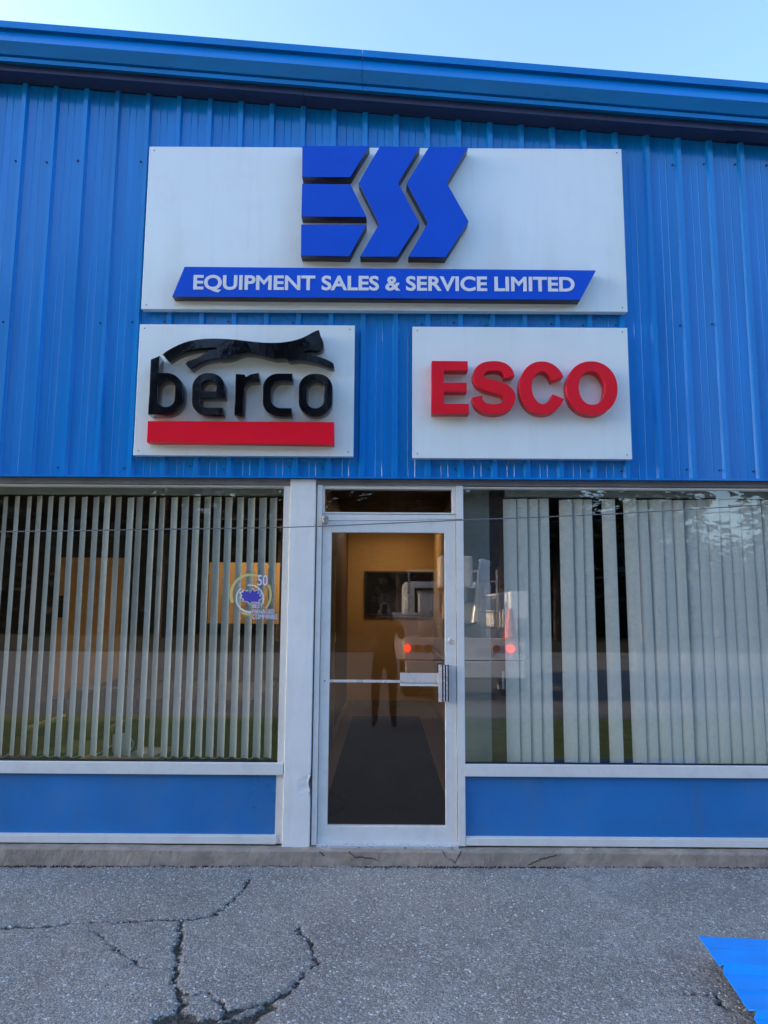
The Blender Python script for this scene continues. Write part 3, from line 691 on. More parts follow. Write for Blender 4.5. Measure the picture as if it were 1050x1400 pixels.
o = box('magazine', mx_+.09, mx_+.30, .60, .86, tz+.001, tz+.012, M['paper'], None); tag(o, 'pale magazine lying flat beside the white mug', 'magazine')
o = hexa('leaflet', [(mx_-.16, tz+.001), (mx_-.07, tz+.06), (mx_-.064, tz+.057), (mx_-.15, tz+.001)], .60, .78, M['paper']); tag(o, 'folded leaflet tented on the table left of the mug', 'leaflet')

# vertical blinds
def slat_mesh(zb, zt, wd=.089, curve=.010):
    V, F = [], []; n = 7
    for z in (zb, zt):
        for k in range(n):
            t = k/(n-1)-.5; V.append((t*wd, -curve*(1-4*t*t), z))
    for k in range(n-1): F.append((k, k+1, n+k+1, n+k))
    me = bpy.data.meshes.new('slat'); me.from_pydata(V, [], F); me.materials.append(M['slat'])
    for p in me.polygons: p.use_smooth = True
    return me
YBL = .17
ztop, zbot = zz(681, YBL), zz(1037, YBL)
def blind(label, xs, angs, x0, x1, zb, wd=.089, tw=2.2):
    o = thing('vertical_blind', label, 'blind', ((x0+x1)/2, YBL, ztop), 'vertical blinds in the shop windows')
    box('headrail', x0, x1, YBL-.03, YBL+.03, ztop+.012, zz(669.5, YBL), M['rail'], o, .003)
    sm = slat_mesh(zb, ztop, wd); rs = random.Random(int(x1*100))
    for x, a in zip(xs, angs):
        s = bpy.data.objects.new('slat', sm); COL.objects.link(s); s.parent = o; s.matrix_parent_inverse = o.matrix_basis.inverted()
        s.location = (x+rs.gauss(0, .0012), YBL, rs.gauss(0, .003)); s.rotation_euler = (rs.gauss(0, .002), rs.gauss(0, .0025), a+R(rs.gauss(0, tw)))
    P = []
    X = sorted(xs)
    for a, b in zip(X[:-1], X[1:]):
        if b-a > .12: continue
        for t in np.linspace(0, 1, 6)[:-1]: P.append((a+(b-a)*t, YBL-.035, zb+.02-.022*4*t*(1-t)))
    tube('bead_chain', P, .0022, M['rail'], o, 6)
    return o
topx = [20, 62, 103, 143, 183, 225, 263, 303, 345, 385, 428, 468, 503, 545, 583, 627, 665, 705, 745, 785, 822, 865, 905, 945, 985]
xs = [at(a/2.625, 682, YBL)[0] for a in topx]; xs = [xs[0]-.0805*k for k in range(14, 0, -1)] + xs
xs = [x for x in xs if x > XWL+.05]
blind('left window blind of grey green slats turned half open', xs, [R(90+51)]*len(xs), XWL+.01, xlw-.005, zbot, .076)
bd = [148, 182, 218, 255, None, 333, 370, 407, None, 484, None, 560, 600, 640, 678, 715, 755, 795, 833, 872, 910, 950, 987, 1027, 1066, 1105, 1143, 1182]
xs = [at(630+(b+20)/2.5, 685, YBL)[0] for b in bd if b is not None]; xs += [xs[-1]+.0785*k for k in range(1, 14)]
xs = [x for x in xs if x < XWR-.05]
blind('right window blind of closed pale slats with three slats missing', xs, [R(-15)]*len(xs), xx(690, 685, YBL), XWR-.01, zz(1043, YBL), .091, 4.5)

# ------------------------------------------------------------------ signs
YP, YPB = -.080, -.026
def sign_panel(o, c, bev=.003):
    P = [at(a, b, YP) for a, b in c]
    xl = (P[0][0]+P[3][0])/2; xr = (P[1][0]+P[2][0])/2; zt = (P[0][1]+P[1][1])/2; zb = (P[2][1]+P[3][1])/2
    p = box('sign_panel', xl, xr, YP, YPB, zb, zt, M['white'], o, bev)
    bm = bmesh.new()
    for cx in (xl+.035, xr-.035):
        for cz in (zt-.03, zb+.03):
            q = cyl('panel_screw', (cx, YP+.001, cz), (cx, YP-.0025, cz), .0042, M['lip'], o, n=8)
    bm.free()
    return xl, xr, zb, zt
def two_tone(o, side):
    """returns of a letter get their own darker paint"""
    o.data.materials.append(side)
    for p in o.data.polygons:
        if abs(p.normal.y) < .5: p.material_index = 1
S1 = thing('company_sign', 'large white sign with three blue chevron letters over a lettered blue ribbon', 'sign', (0, 0, zz(426, YP)))
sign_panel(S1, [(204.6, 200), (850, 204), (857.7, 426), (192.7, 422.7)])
YL = YP-.087
def pts(c, y): return [at(a, b, y) for a, b in c]
for c in ([(413.3,199.5),(505,199.5),(479,242.3),(413,242)], [(413,251),(479,252),(501,296.7),(412,296)], [(411.7,306.7),(501,307),(477.7,350.5),(411.3,349.5)]):
    o = solid('letter_bar', [pts(c, YL)], YL, .087, M['signblue'], S1, .002); two_tone(o, M['signedge'])
for c in ([(519.3,200),(574.3,200.5),(544.3,250),(573.3,304),(543.3,351),(492.3,350.7),(518.3,306),(490.3,250)], [(586.7,200.5),(640,201),(610.7,249.8),(640.7,302.5),(609.3,351.8),(558.3,351),(585,304.5),(555.7,250.5)]):
    o = solid('chevron_letter', [pts(c, YL)], YL, .087, M['signblue'], S1, .002); two_tone(o, M['signedge'])
YRb = YP-.080
o = solid('ribbon', [pts([(252.3,364.5),(815,369.5),(793.3,410),(235.3,405.3)], YRb)], YRb, .080, M['signblue'], S1, .002); two_tone(o, M['signedge'])
a, b = at(264.2, 394.8, YRb); c, d = at(785.8, 400.0, YRb); top = (at(264.2, 375.0, YRb)[1]+at(785.8, 380.2, YRb)[1])/2
bm = text_letters('EQUIPMENT SALES & SERVICE LIMITED', (a, c, (b+d)/2, top), YRb-.003, .003, .028)
for V, F in islands(bm): mesh('ribbon_letter', V, F, M['letters'], S1)
bm.free()

def arc(cx, cz, rx, rz, a0, a1, n=14, e=2.0):
    out = []
    for t in np.linspace(R(a0), R(a1), n):
        c, s = math.cos(t), math.sin(t)
        out.append((cx+rx*math.copysign(abs(c)**(2/e), c), cz+rz*math.copysign(abs(s)**(2/e), s)))
    return out
def fit(c, x0, x1, z0, z1): return [(x0+u*(x1-x0), z0+v*(z1-z0)) for u, v in c]
# sign with the black letters
S2 = thing('red_bar_sign', 'white sign with black lowercase letters under a leaping cat, above a red bar', 'sign', (-.9, 0, zz(622, YP)))
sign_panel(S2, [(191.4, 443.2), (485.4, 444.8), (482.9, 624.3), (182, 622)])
YK = YP-.105
def c6(x, y): return at(190+x/3.75, 450+y/3.75, YK)
z0 = (c6(200, 437)[1]+c6(900, 443)[1])/2; z1 = (c6(350, 223)[1]+c6(900, 229)[1])/2; hgt = z1-z0
def boxx(a, b): return c6(a, 330)[0], c6(b, 330)[0]
T = c6(45, 330)[0]-c6(0, 330)[0]          # stroke
def rrect(x0, x1, z0, z1, r, n=8):
    o = []; r = min(r, (x1-x0)*.47, (z1-z0)*.47)
    for cx, cz, a in ((x1-r, z1-r, 0), (x0+r, z1-r, 90), (x0+r, z0+r, 180), (x1-r, z0+r, 270)): o += arc(cx, cz, r, r, a, a+90, n)
    return o
def bletter(contours):
    return solid('black_letter', contours, YK, .105, M['black'], S2, .004)
# b
xa, xb = boxx(51, 226); tl = c6(58, 155); tr = c6(99, 136); r = hgt*.42; ri = hgt*.22
outer = [(xa, z0), (xb-r, z0)] + arc(xb-r, z0+r, r, r, -90, 0, 9)[1:] + arc(xb-r, z1-r, r, r, 0, 90, 9) + [(xa+T, z1), (xa+T, tr[1]), (xa, tl[1])]
bletter([outer, rrect(xa+T, xb-T, z0+T*.9, z1-T*.9, ri)])
# e
xa, xb = boxx(270, 438); r = min(r, (xb-xa)*.46); zm = (z0+z1)/2-.004; t2 = T*.85
outer = [(xb, zm-t2*.45)] + arc(xb-r, z1-r, r, r, 0, 90, 9) + arc(xa+r, z1-r, r, r, 90, 180, 9) + arc(xa+r, z0+r, r, r, 180, 270, 9) + [(xb-.008, z0), (xb-.008, z0+t2)] + [(xa+T+ri, z0+t2)] + arc(xa+T+ri*.7, z0+t2+ri*.7, ri*.7, ri*.7, 270, 180, 6) + [(xa+T, zm-t2*.45)]
bletter([outer, [(xa+T, zm+t2*.45), (xb-T, zm+t2*.45)] + arc(xb-T-ri*.8, z1-t2-ri*.8, ri*.8, ri*.8, 0, 90, 6) + arc(xa+T+ri*.8, z1-t2-ri*.8, ri*.8, ri*.8, 90, 180, 6)])
# r
xa, xb = boxx(492, 612)
bletter([[(xa, z0), (xa+T, z0), (xa+T, z1-hgt*.36), (xa+T+.012, z1-hgt*.26), (xa+T+.035, z1-hgt*.20), (xb, z1-hgt*.17), (xb-.002, z1+.004), (xa+T+.045, z1-.006), (xa+T+.012, z1-.024), (xa+T, z1-.008), (xa, z1-.004)]])
# c
xa, xb = boxx(633, 783)
bletter([[(xb, z1-t2), (xb, z1)] + arc(xa+r, z1-r, r, r, 90, 180, 9) + arc(xa+r, z0+r, r, r, 180, 270, 9) + [(xb, z0), (xb, z0+t2)] + arc(xa+T+ri, z0+t2+ri, ri, ri, 270, 180, 6) + arc(xa+T+ri, z1-t2-ri, ri, ri, 180, 90, 6)])
# o
xa, xb = boxx(817, 992)
bletter([rrect(xa, xb, z0, z1, r, 9), rrect(xa+T, xb-T, z0+t2, z1-t2, ri)])
cat = [(118,130),(140,112),(170,95),(200,80),(230,68),(265,58),(300,52),(340,48),(380,47),(420,48),(460,50),(500,53),(540,58),(590,64),(640,68),(680,69),(720,68),(750,65),(780,60),(812,52),(840,42),(864,30),(885,18),(905,8),(922,3),
       (927,16),(929,28),(934,40),(938,48),(943,60),(946,72),(947,86),(942,98),(933,106),(922,111),(905,113),(885,108),(862,108),(845,114),(838,121),
       (870,127),(900,134),(930,143),(960,154),(985,166),(998,177),(1000,197),(985,199),(962,189),(940,180),(910,171),(880,165),(850,160),(820,158),(790,160),(768,161),
       (752,150),(725,151),(700,152),(675,147),(650,140),(625,133),(600,128),(575,125),(550,124),(530,127),(510,133),(490,142),(470,148),(445,152),(420,153),(400,152),(380,154),(355,158),(330,165),(312,173),(300,180),(283,192),(265,205),
       (250,192),(235,178),(250,163),(272,156),(290,150),(312,140),(330,129),(345,117),(358,107),(376,103),(396,102),
       (410,98),(385,95),(355,96),(330,98),(300,101),(270,107),(245,114),(220,122),(198,132),(180,142),(164,152),(150,162)]
solid('leaping_cat', [[c6(x, y) for x, y in cat]], YK, .09, M['black'], S2, .004)
YRd = YP-.07
o = solid('red_bar', [pts([(202, 575.5), (456.5, 577), (456.5, 608), (200.5, 604.5)], YRd)], YRd, .07, M['red'], S2, .002); two_tone(o, M['rededge'])

# sign with the red letters
S3 = thing('red_letter_sign', 'white sign with four bold red capital letters', 'sign', (.95, 0, zz(626, YP)))
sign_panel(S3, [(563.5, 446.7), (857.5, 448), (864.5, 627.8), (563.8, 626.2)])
YE = YP-.085
def c7(x, y): return at(550+x/3.182, 430+y/3.182, YE)
z0 = (c7(200, 430)[1]+c7(800, 434)[1])/2; z1 = (c7(200, 203)[1]+c7(800, 204)[1])/2; H_ = z1-z0
def red_letter(contours):
    o = solid('red_letter', contours, YE, .085, M['red2'], S3, .002); two_tone(o, M['rededge']); return o
xa = c7(128, 320)[0]; xb = c7(286, 320)[0]; st = c7(182, 320)[0]-xa; t_ = H_*.185
red_letter([[(xa, z0), (xb+.004, z0), (xb+.004, z0+t_), (xa+st, z0+t_), (xa+st, z0+H_*.41), (xb-.008, z0+H_*.41), (xb-.008, z0+H_*.41+t_*.95), (xa+st, z0+H_*.41+t_*.95), (xa+st, z1-t_), (xb, z1-t_), (xb, z1), (xa, z1)]])
def stroke(P, wd):
    P = [np.array(p) for p in P]; Lp, Rp = [], []
    for i, p in enumerate(P):
        d = P[min(i+1, len(P)-1)]-P[max(i-1, 0)]; d = d/np.linalg.norm(d); n = np.array([-d[1], d[0]])
        w_ = wd[i] if hasattr(wd, '__len__') else wd
        Lp.append(tuple(p+n*w_/2)); Rp.append(tuple(p-n*w_/2))
    return Lp+Rp[::-1]
def catmull(P, n=6):
    P = [np.array(p, float) for p in P]; P = [2*P[0]-P[1]]+P+[2*P[-1]-P[-2]]; out = []
    for i in range(1, len(P)-2):
        for t in np.linspace(0, 1, n, endpoint=False):
            a, b, c, d = P[i-1:i+3]; out.append(.5*(2*b+(c-a)*t+(2*a-5*b+4*c-d)*t*t+(3*b-a-3*c+d)*t**3))
    out.append(P[-2]); return out
sp = catmull([(.735,.695),(.70,.80),(.60,.885),(.44,.912),(.26,.885),(.155,.80),(.135,.70),(.18,.61),(.30,.55),(.45,.512),(.61,.46),(.71,.375),(.725,.275),(.67,.165),(.56,.105),(.41,.088),(.24,.12),(.13,.22),(.105,.325)])
xa = c7(301, 320)[0]; xb = c7(491, 320)[0]; k = (xb-xa)/.83
nS = len(sp); wS = [H_*(.185+.055*math.exp(-((i/(nS-1)-.5)/.16)**2)) for i in range(nS)]
red_letter([stroke([(xa+u*k, z0+v*H_) for u, v in sp], wS)])
xa = c7(509, 320)[0]; xb = c7(700, 320)[0]; tw = H_*.205
cp = [(xa+(xb-xa)*.53+((xb-xa)*.53-tw*.56)*math.cos(t)*1.0, (z0+z1)/2+(H_/2-tw*.45)*math.sin(t)) for t in np.linspace(R(24), R(336), 44)]
wC = [tw*(.92+.22*abs(math.cos(t))) for t in np.linspace(R(24), R(336), 44)]
red_letter([stroke(cp, wC)])
xa = c7(714, 320)[0]; xb = c7(937, 320)[0]; cx = (xa+xb)/2; cz = (z0+z1)/2
red_letter([arc(cx, cz, (xb-xa)/2, H_/2+.004, 0, 354, 60, 2.1), arc(cx, cz, (xb-xa)/2-tw*1.12, H_/2-tw*.88, 0, 352.5, 48, 2.1)])

# ------------------------------------------------------------------ sticker on the left window
YS = YG-.003
S = thing('window_sticker', 'round anniversary sticker with a blue maple leaf on the left window', 'sticker', (*([at(345, 815, YS)[0], YS]), at(345, 850, YS)[1]))
def c8(x, y): return at(280+x/8.75, 740+y/8.75, YS)
def arcstrip(cx, cy, r, a0, a1, w0, w1, n=40):
    P = []; W = []
    for i, t in enumerate(np.linspace(R(a0), R(a1), n)):
        P.append(c8(cx+r*math.cos(t), cy-r*math.sin(t))); W.append((w0+(w1-w0)*i/(n-1))/8.75*.00505)
    return stroke(P, W)
def flat(name, con, m_, dy=0.0): return solid(name, con, YS-dy, .0015, m_, S, 0)
flat('gold_arc', [arcstrip(550, 640, 238, 203, 68, 34, 26)], M['gold']); flat('gold_arc', [arcstrip(550, 640, 238, 30, -42, 26, 26)], M['gold']); flat('gold_arc', [arcstrip(550, 640, 238, 242, 270, 26, 24)], M['gold'])
flat('white_arc', [arcstrip(540, 685, 162, 130, 275, 16, 20)], M['vinylw'], .002); flat('white_arc', [arcstrip(540, 685, 162, 100, -22, 12, 20)], M['vinylw'], .002)
lf = [(540,745),(560,722),(650,728),(640,705),(690,668),(650,655),(668,622),(630,628),(640,580),(590,605),(575,572),(540,622),(520,590),(500,605),(470,585),(462,612),(432,618),(452,650),(435,668),(470,690),(462,712),(510,715)]
cxl, cyl_ = 560, 660
flat('leaf_outline', [[c8(cxl+(x-cxl)*1.16, cyl_+(y-cyl_)*1.16) for x, y in lf]], M['vinylw'], .003); flat('maple_leaf', [[c8(x, y) for x, y in lf]], M['vinylb'], .005)
def words(body, x0, y0, x1, y1, name):
    (a, zb), (b, zt) = c8(x0, y1), c8(x1, y0)
    for dy, m_, e in ((.002, M['vinylb'], .0018), (.0042, M['vinylw'], 0)):
        bm = text_letters(body, (a-e, b+e, zb-e, zt+e), YS-dy, .0015, .045 if e else .012)
        o = from_bm(name, bm, m_, S); tag(o, kind='stuff')
words('50', 630, 405, 755, 530, 'numeral'); words('BEST', 570, 745, 695, 800, 'lettering'); words('MANAGED', 570, 815, 830, 865, 'lettering'); words('COMPANIES', 570, 875, 870, 930, 'lettering')

# ------------------------------------------------------------------ cable and bell above the door
YC = -.10
P = []
for px, py in ((-260, 729), (-120, 728.5), (0, 727), (100, 725.8), (190, 724), (290, 722.8), (387, 721), (440, 719.5), (520, 716), (632, 711), (740, 707), (850, 702), (950, 696), (1050, 690), (1200, 680)):
    x, z = at(px, py, YC); P.append((x, YC, z))
o = tube('cable', P, .0036, M['cable']); tag(o, 'thin grey cable strung across the storefront above the door', 'cable')
dx, dz = at(444.3, 711, -.02)
o = thing('door_sensor', 'small round grey sensor above the upper left corner of the door', 'sensor', (dx, 0, dz))
lathe('sensor_base', (dx, -.012, dz+.004), [(.012, .028), (.022, .024), (.023, .006), (.019, .002)], M['device'], o, 20); lathe('sensor_dome', (dx, -.012, dz-.03), [(.008, 0), (.019, .006), (.023, .02), (.022, .034), (.018, .034)], M['device'], o, 20)
box('sensor_bracket', dx-.012, dx+.012, -.006, YF-.012, dz-.008, dz+.008, M['device'], o)
xe, ze = at(632, 709.5, .0); tube('sensor_wire', [(dx+.02, -.012, dz-.004), ((dx+xe)/2, .005, (dz+ze)/2-.006), (xe, .016, ze)], .0022, M['cable'], o)

# ------------------------------------------------------------------ loose blue sheet lying at lower right
def blue_sheet():
    zt = .11; a = atz(955, 1282, zt); e = atz(1040, 1400, zt)
    d = np.array(e)-np.array(a); L_ = np.linalg.norm(d); top = np.array(atz(1050, 1286.5, zt))-np.array(a); u = top/np.linalg.norm(top); v = d/L_
    rows = []; n = 74
    for i in range(n):
        s = i/(n-1)*L_*1.9
        ph = (s/L_) % .46
        h = .022*min(1, max(0, 1.6-abs(ph-.42)/.020)) + .004*max(0, 1-abs(ph-.19)/.02) if s > .04 else 0
        jag = .0015*math.sin(i*2.3) + (.016 if abs(ph-.42) < .02 else 0)
        rows.append((s, h, jag))
    V, F = [], []; m_ = 14
    for s, h, jag in rows:
        for j in range(m_):
            w_ = jag*(1 if j == 0 else 0) + 1.9*j/(m_-1)
            p = np.array(a)+v*s+u*w_
            V.append((p[0], p[1], zt+h-.05*(s/L_)*.35+.012*(vnoise(np.array([p[0]+9.]), np.array([p[1]+9.]), .5, 31)[0]-.5)))
    for i in range(n-1):
        for j in range(m_-1): F.append((i*m_+j, i*m_+j+1, (i+1)*m_+j+1, (i+1)*m_+j))
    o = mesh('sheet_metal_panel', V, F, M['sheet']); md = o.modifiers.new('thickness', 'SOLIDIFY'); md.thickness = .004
    tag(o, 'loose bright blue metal sheet with torn edge lying on the asphalt', 'metal sheet')
    c = np.array(a)+v*.35+u*.55
    b = box('timber_block', c[0]-.05, c[0]+.9, c[1]-.12, c[1]-.03, ground_z(c[0], 0)-.005, zt-.05, M['dark']); tag(b, 'dark timber bearer under the blue metal sheet', 'timber')
blue_sheet()

# ------------------------------------------------------------------ across the lot: truck, cone, photographer, trees (seen in the glass)
TX, TY = 1.42, -8.1
t = thing('utility_truck', 'white utility truck with lit tail lamps, reflected in the shop glass', 'truck', (TX, TY-2.5, 0))
box('chassis', TX-.45, TX+.45, TY-6.0, TY-.1, .45, .68, M['chassis'], t)
box('rear_bumper', TX-1.05, TX+1.05, TY-.12, TY+.08, .44, .72, M['truckw'], t, .02)
box('tail_panel', TX-1.08, TX+1.08, TY-.12, TY-.02, .74, 1.12, M['truckw'], t, .02)
for s in (-1, 1):
    bb = box('body_box', TX+s*1.10-.27, TX+s*1.10+.27 if s < 0 else TX+1.15, TY-3.4, TY-.13, .74, 1.55 if s < 0 else 1.95, M['truckw'], t, .02)
    box('locker_door', TX+s*1.12-.18, TX+s*1.12+.18 if s < 0 else TX+1.12, TY-.129, TY-.115, 1.15, 1.48, M['boom'], bb)
box('deck', TX-.82, TX+.82, TY-3.4, TY-.13, .74, .86, M['chassis'], t)
box('cab', TX-1.0, TX+1.0, TY-5.4, TY-3.6, .7, 2.25, M['truckw'], t, .12); box('rear_window', TX-.75, TX+.75, TY-3.61, TY-3.59, 1.55, 2.1, M['wind'], t)
box('bonnet', TX-.95, TX+.95, TY-6.4, TY-5.42, .7, 1.45, M['truckw'], t, .12)
box('boom_turret', TX-.25, TX+.45, TY-2.1, TY-1.4, .87, 1.75, M['boom'], t, .04)
hexa('boom_arm', [(TX-.12, 1.76), (TX+.12, 1.76), (TX+.12, 2.02), (TX-.12, 2.02)], TY-4.6, TY-.7, M['boom'], t, .02)
box('boom_bucket', TX-.40, TX+.22, TY-1.3, TY-.62, 2.03, 2.62, M['truckw'], t, .05)
hexa('aerial_arm', [(TX+.24, 1.3), (TX+.40, 1.35), (TX+.62, 2.55), (TX+.42, 2.6)], TY-1.25, TY-1.05, M['truckw'], t, .02)
for s in (-1, 1):
    for yy in (TY-1.1, TY-4.8):
        wheel = lathe('wheel', (TX+s*.92, yy, .42), [(.2, 0), (.42, 0), (.42, .26), (.2, .26)], M['tyre'], t, 24, 'Y'); wheel.data.transform(Matrix.Translation((TX+s*.92, yy, .42)) @ Matrix.Rotation(R(90), 4, 'Z') @ Matrix.Translation((-(TX+s*.92), -yy-.13, -.42)))
for xl, m_, nm in ((-1.02, 'tail', 'tail_lamp'), (-.84, 'amber', 'marker_lamp'), (-.66, 'amber', 'marker_lamp'), (.80, 'tail', 'tail_lamp'), (.55, 'amber', 'marker_lamp')):
    cyl(nm, (TX+xl, TY-.021, .94), (TX+xl, TY+.005, .94), .065, M[m_], t, n=20)
# working gear on the truck
box('number_plate', TX+.20, TX+.50, TY-.019, TY-.012, .80, .94, M['ceramic'], t)
for s in (-1, 1): box('mud_flap', TX+s*.92-.2, TX+s*.92+.2, TY-.20, TY-.185, .16, .43, M['tyre'], t); box('outrigger', TX+s*.70-.07, TX+s*.70+.07, TY-.5, TY-.36, .20, 1.02, M['boom'], t, .01); box('outrigger_foot', TX+s*.70-.14, TX+s*.70+.14, TY-.57, TY-.29, .16, .199, M['chassis'], t)
box('tool_chest', TX-.80, TX-.42, TY-.75, TY-.30, 1.56, 1.92, M['truckw'], t, .02); box('chest_lid', TX-.82, TX-.40, TY-.77, TY-.28, 1.921, 1.95, M['boom'], t)
box('gauge_panel', TX-.28, TX+.02, TY-.60, TY-.40, .87, 1.42, M['wind'], t, .01)
for k in range(5): box('ladder_rung', TX+.30, TX+.62, TY-.42, TY-.39, 1.0+.28*k, 1.03+.28*k, M['boom'], t)
for x in (.28, .62): box('ladder_rail', TX+x, TX+x+.03, TY-.43, TY-.38, .88, 2.35, M['boom'], t)
tube('hydraulic_hose', [(TX-.1, TY-.7, 2.02), (TX-.28, TY-.66, 1.72), (TX-.18, TY-.6, 1.5), (TX+.1, TY-.6, 1.32), (TX+.35, TY-.6, 1.4)], .022, M['tyre'], t)
for k in range(4): box('rack_post', TX-.9+.6*k, TX-.86+.6*k, TY-3.56, TY-3.52, .86, 2.45, M['boom'], t)
box('rack_beam', TX-.95, TX+.95, TY-3.57, TY-3.51, 2.451, 2.51, M['boom'], t)
for z in (.98, 1.24): box('panel_seam', TX+.86, TX+1.14, TY-.128, TY-.122, z+.2, z+.212, M['chassis'], t)
cone_ = thing('traffic_cone', 'orange traffic cone standing on the truck bumper', 'cone', (TX+.80, TY-.02, .72))
lathe('cone_body', (TX+.80, TY+.0, 1.125), [(.13, 0), (.12, .03), (.05, .5), (.03, .52)], M['cone'], cone_, 20); box('cone_base', TX+.64, TX+.96, TY-.115, TY+.07, 1.12, 1.124, M['cone'], cone_)

# photographer
def person():
    py = -5.42
    J = {'pelvis': (0, py, .95, .15, .11), 'waist': (0, py, 1.10, .14, .10), 'chest': (0, py-.01, 1.30, .17, .115), 'neck0': (0, py, 1.46, .08, .07), 'neck': (0, py+.02, 1.52, .055, .055), 'head0': (0, py+.03, 1.60, .075, .085), 'head1': (0, py+.03, 1.70, .078, .095), 'head2': (0, py+.02, 1.77, .05, .06)}
    E = [('pelvis', 'waist'), ('waist', 'chest'), ('chest', 'neck0'), ('neck0', 'neck'), ('neck', 'head0'), ('head0', 'head1'), ('head1', 'head2')]
    for s, n in ((-1, 'l'), (1, 'r')):
        J.update({'hip'+n: (s*.10, py, .88, .092, .095), 'knee'+n: (s*.12, py+.02, .50, .062, .066), 'ank'+n: (s*.13, py-.01, .10, .042, .045), 'toe'+n: (s*.15, py+.15, .045, .042, .032),
                  'sho'+n: (s*.19, py, 1.42, .062, .065), 'elb'+n: (s*.25, py+.12, 1.22, .046, .046), 'wri'+n: (s*.10, py+.30, 1.46, .030, .028), 'palm'+n: (s*.085, py+.34, 1.54, .032, .022)})
        E += [('pelvis', 'hip'+n), ('hip'+n, 'knee'+n), ('knee'+n, 'ank'+n), ('ank'+n, 'toe'+n), ('chest', 'sho'+n), ('sho'+n, 'elb'+n), ('elb'+n, 'wri'+n), ('wri'+n, 'palm'+n)]
        for k in range(4):
            a, b = f'f{k}{n}', f'g{k}{n}'
            J[a] = (s*(.075-.004*k), py+.355, 1.555+.022*k, .0085, .0085); J[b] = (s*(.035), py+.385, 1.565+.022*k, .0075, .0075); E += [('palm'+n, a), (a, b)]
        J['th'+n] = (s*.07, py+.33, 1.615, .010, .010); E.append(('palm'+n, 'th'+n))
    K = list(J); me = bpy.data.meshes.new('person_body'); me.from_pydata([J[k][:3] for k in K], [(K.index(a), K.index(b)) for a, b in E], [])
    o = bpy.data.objects.new('person_body', me); COL.objects.link(o)
    md = o.modifiers.new('skin', 'SKIN'); md.use_smooth_shade = True
    sl = me.skin_vertices[0].data if me.skin_vertices else None
    if sl is None:
        bm = bmesh.new(); bm.from_mesh(me); bm.verts.layers.skin.verify(); bm.to_mesh(me); bm.free(); sl = me.skin_vertices[0].data
    for i, k in enumerate(K): sl[i].radius = J[k][3:5]; sl[i].use_root = (k == 'pelvis')
    s2 = o.modifiers.new('smooth', 'SUBSURF'); s2.levels = s2.render_levels = 2
    dg = bpy.context.evaluated_depsgraph_get(); m2 = bpy.data.meshes.new_from_object(o.evaluated_get(dg)); bpy.data.objects.remove(o)
    p = thing('person', 'person in dark jacket and trousers photographing the shop, reflected in the door', 'person', (0, py, 0))
    for k in ('cloth', 'trousers', 'skin', 'dark'): m2.materials.append(M[k])
    for f in m2.polygons:
        c = f.center; f.use_smooth = True
        f.material_index = 3 if c.z < .10 else 1 if c.z < .98 else 2 if (c.z > 1.50 and abs(c.x) < .12 and True) else 0
    link('body', m2, None, p)
    lathe('hair', (0, py+.012, 1.69), [(.088, 0), (.096, .05), (.085, .1), (.05, .135), (.01, .145)], M['hair'], p, 20)
    for s in (-1, 1): lathe('eye', (s*.032, py+.117, 1.668), [(.002, -.010), (.012, -.004), (.012, .004), (.002, .010)], M['ceramic'], p, 10)
    ph_ = box('phone', -.036, .036, -5.055, -5.047, 1.535, 1.685, M['dark'], None, .003); tag(ph_, 'dark phone held up in both hands by the photographer', 'phone')
person()

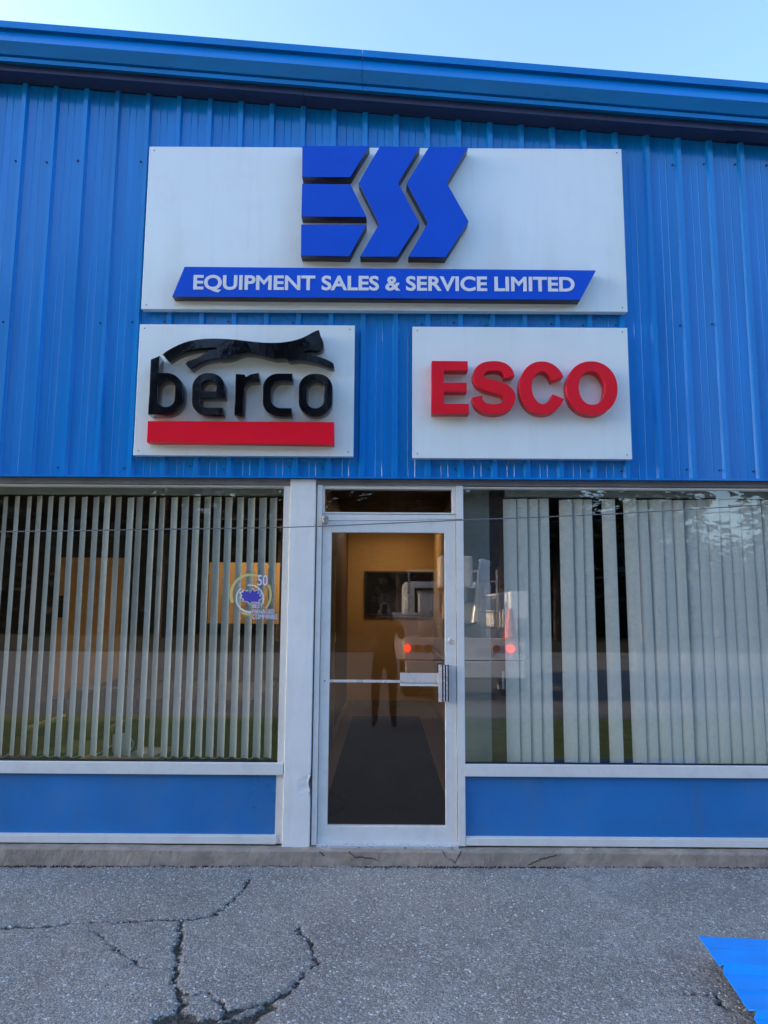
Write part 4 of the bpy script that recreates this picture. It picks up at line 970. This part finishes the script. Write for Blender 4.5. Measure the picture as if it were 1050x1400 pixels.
# trees
def tri_cloud(gen, n, seed):
    rs = random.Random(seed); V, F = [], []
    for i in range(n):
        c, s = gen(rs); k = len(V)
        for j in range(4):
            a = j*math.pi/2+rs.uniform(-.3, .3)
            V.append((c[0]+s*math.cos(a)*rs.uniform(.5, 1), c[1]+s*math.sin(a)*rs.uniform(.5, 1), c[2]+s*rs.uniform(-.45, .45)))
        F.append((k, k+1, k+2, k+3))
    me = bpy.data.meshes.new('crown'); me.from_pydata(V, [], F); return me
def conifer_mesh(h, rad, seed):
    def gen(rs):
        t = rs.random()**.8; z = h*(.18+.82*t); r = rad*(1-t)**.8*(.75+.25*math.sin(z*5+seed))*rs.random()**.4+.05; a = rs.uniform(0, 6.283)
        return (r*math.cos(a), r*math.sin(a), z-r*.25), rs.uniform(.12, .42)*(1.1-t*.5)
    return tri_cloud(gen, 3600, seed)
TR = [('tall dense', 22, 3.0), ('slim', 19.5, 2.0), ('short broad', 14, 3.0)]
crowns = []
for i, (n_, h, r_) in enumerate(TR):
    m_ = conifer_mesh(h, r_, 11+i); m_.materials.append(M['leaf']); crowns.append(m_)
rs = random.Random(77)
where = [(-17, 0), (-13.2, 1), (-10.5, 0), (-7.2, 2), (-4.6, 0), (-1.9, 1), (.7, 0), (3.2, 2), (5.4, 0), (8.2, 1), (11.6, 0), (14.2, 1), (18.4, 1), (23.5, 2)]
names = ['leftmost', 'second from the left', 'third from the left', 'fourth from the left', 'fifth from the left', 'sixth from the left', 'seventh from the left', 'seventh from the right', 'sixth from the right', 'fifth from the right', 'fourth from the right', 'third from the right', 'second from the right', 'rightmost']
for (x, k), nm in zip(where, names):
    y = -28-rs.uniform(0, 4); o = thing('conifer_tree', f'{TR[k][0]} dark conifer across the lot, {nm} of its row', 'tree', (x, y, .2), 'conifers across the lot')
    c = bpy.data.objects.new('crown', crowns[k]); COL.objects.link(c); c.parent = o; c.rotation_euler[2] = rs.uniform(0, 6); sca = rs.uniform(.9, 1.12); c.scale = (sca, sca, sca)
    tk = from_bm('trunk', cyl_bm((0, 0, -.3), (0, 0, TR[k][1]*.96*sca), .24, .03, 9), M['bark']); tk.parent = o
def gen(rs):
    x = rs.uniform(-62, 62); top = 20.5+2.5*math.sin(x*.7)+2.5*math.sin(x*.31+1); top = 5.6 if 15.2 < x < 21 else top; t = rs.random()**1.35; z = top*t; return (x, -34-rs.uniform(0, 7), z+.1), rs.uniform(.2, .6)*(1.1-.55*t)
m_ = tri_cloud(gen, 78000, 5); m_.materials.append(M['leaf2']); o = link('woodland', m_); tag(o, 'dense brushy woodland behind the conifers across the lot', 'woodland', kind='stuff')
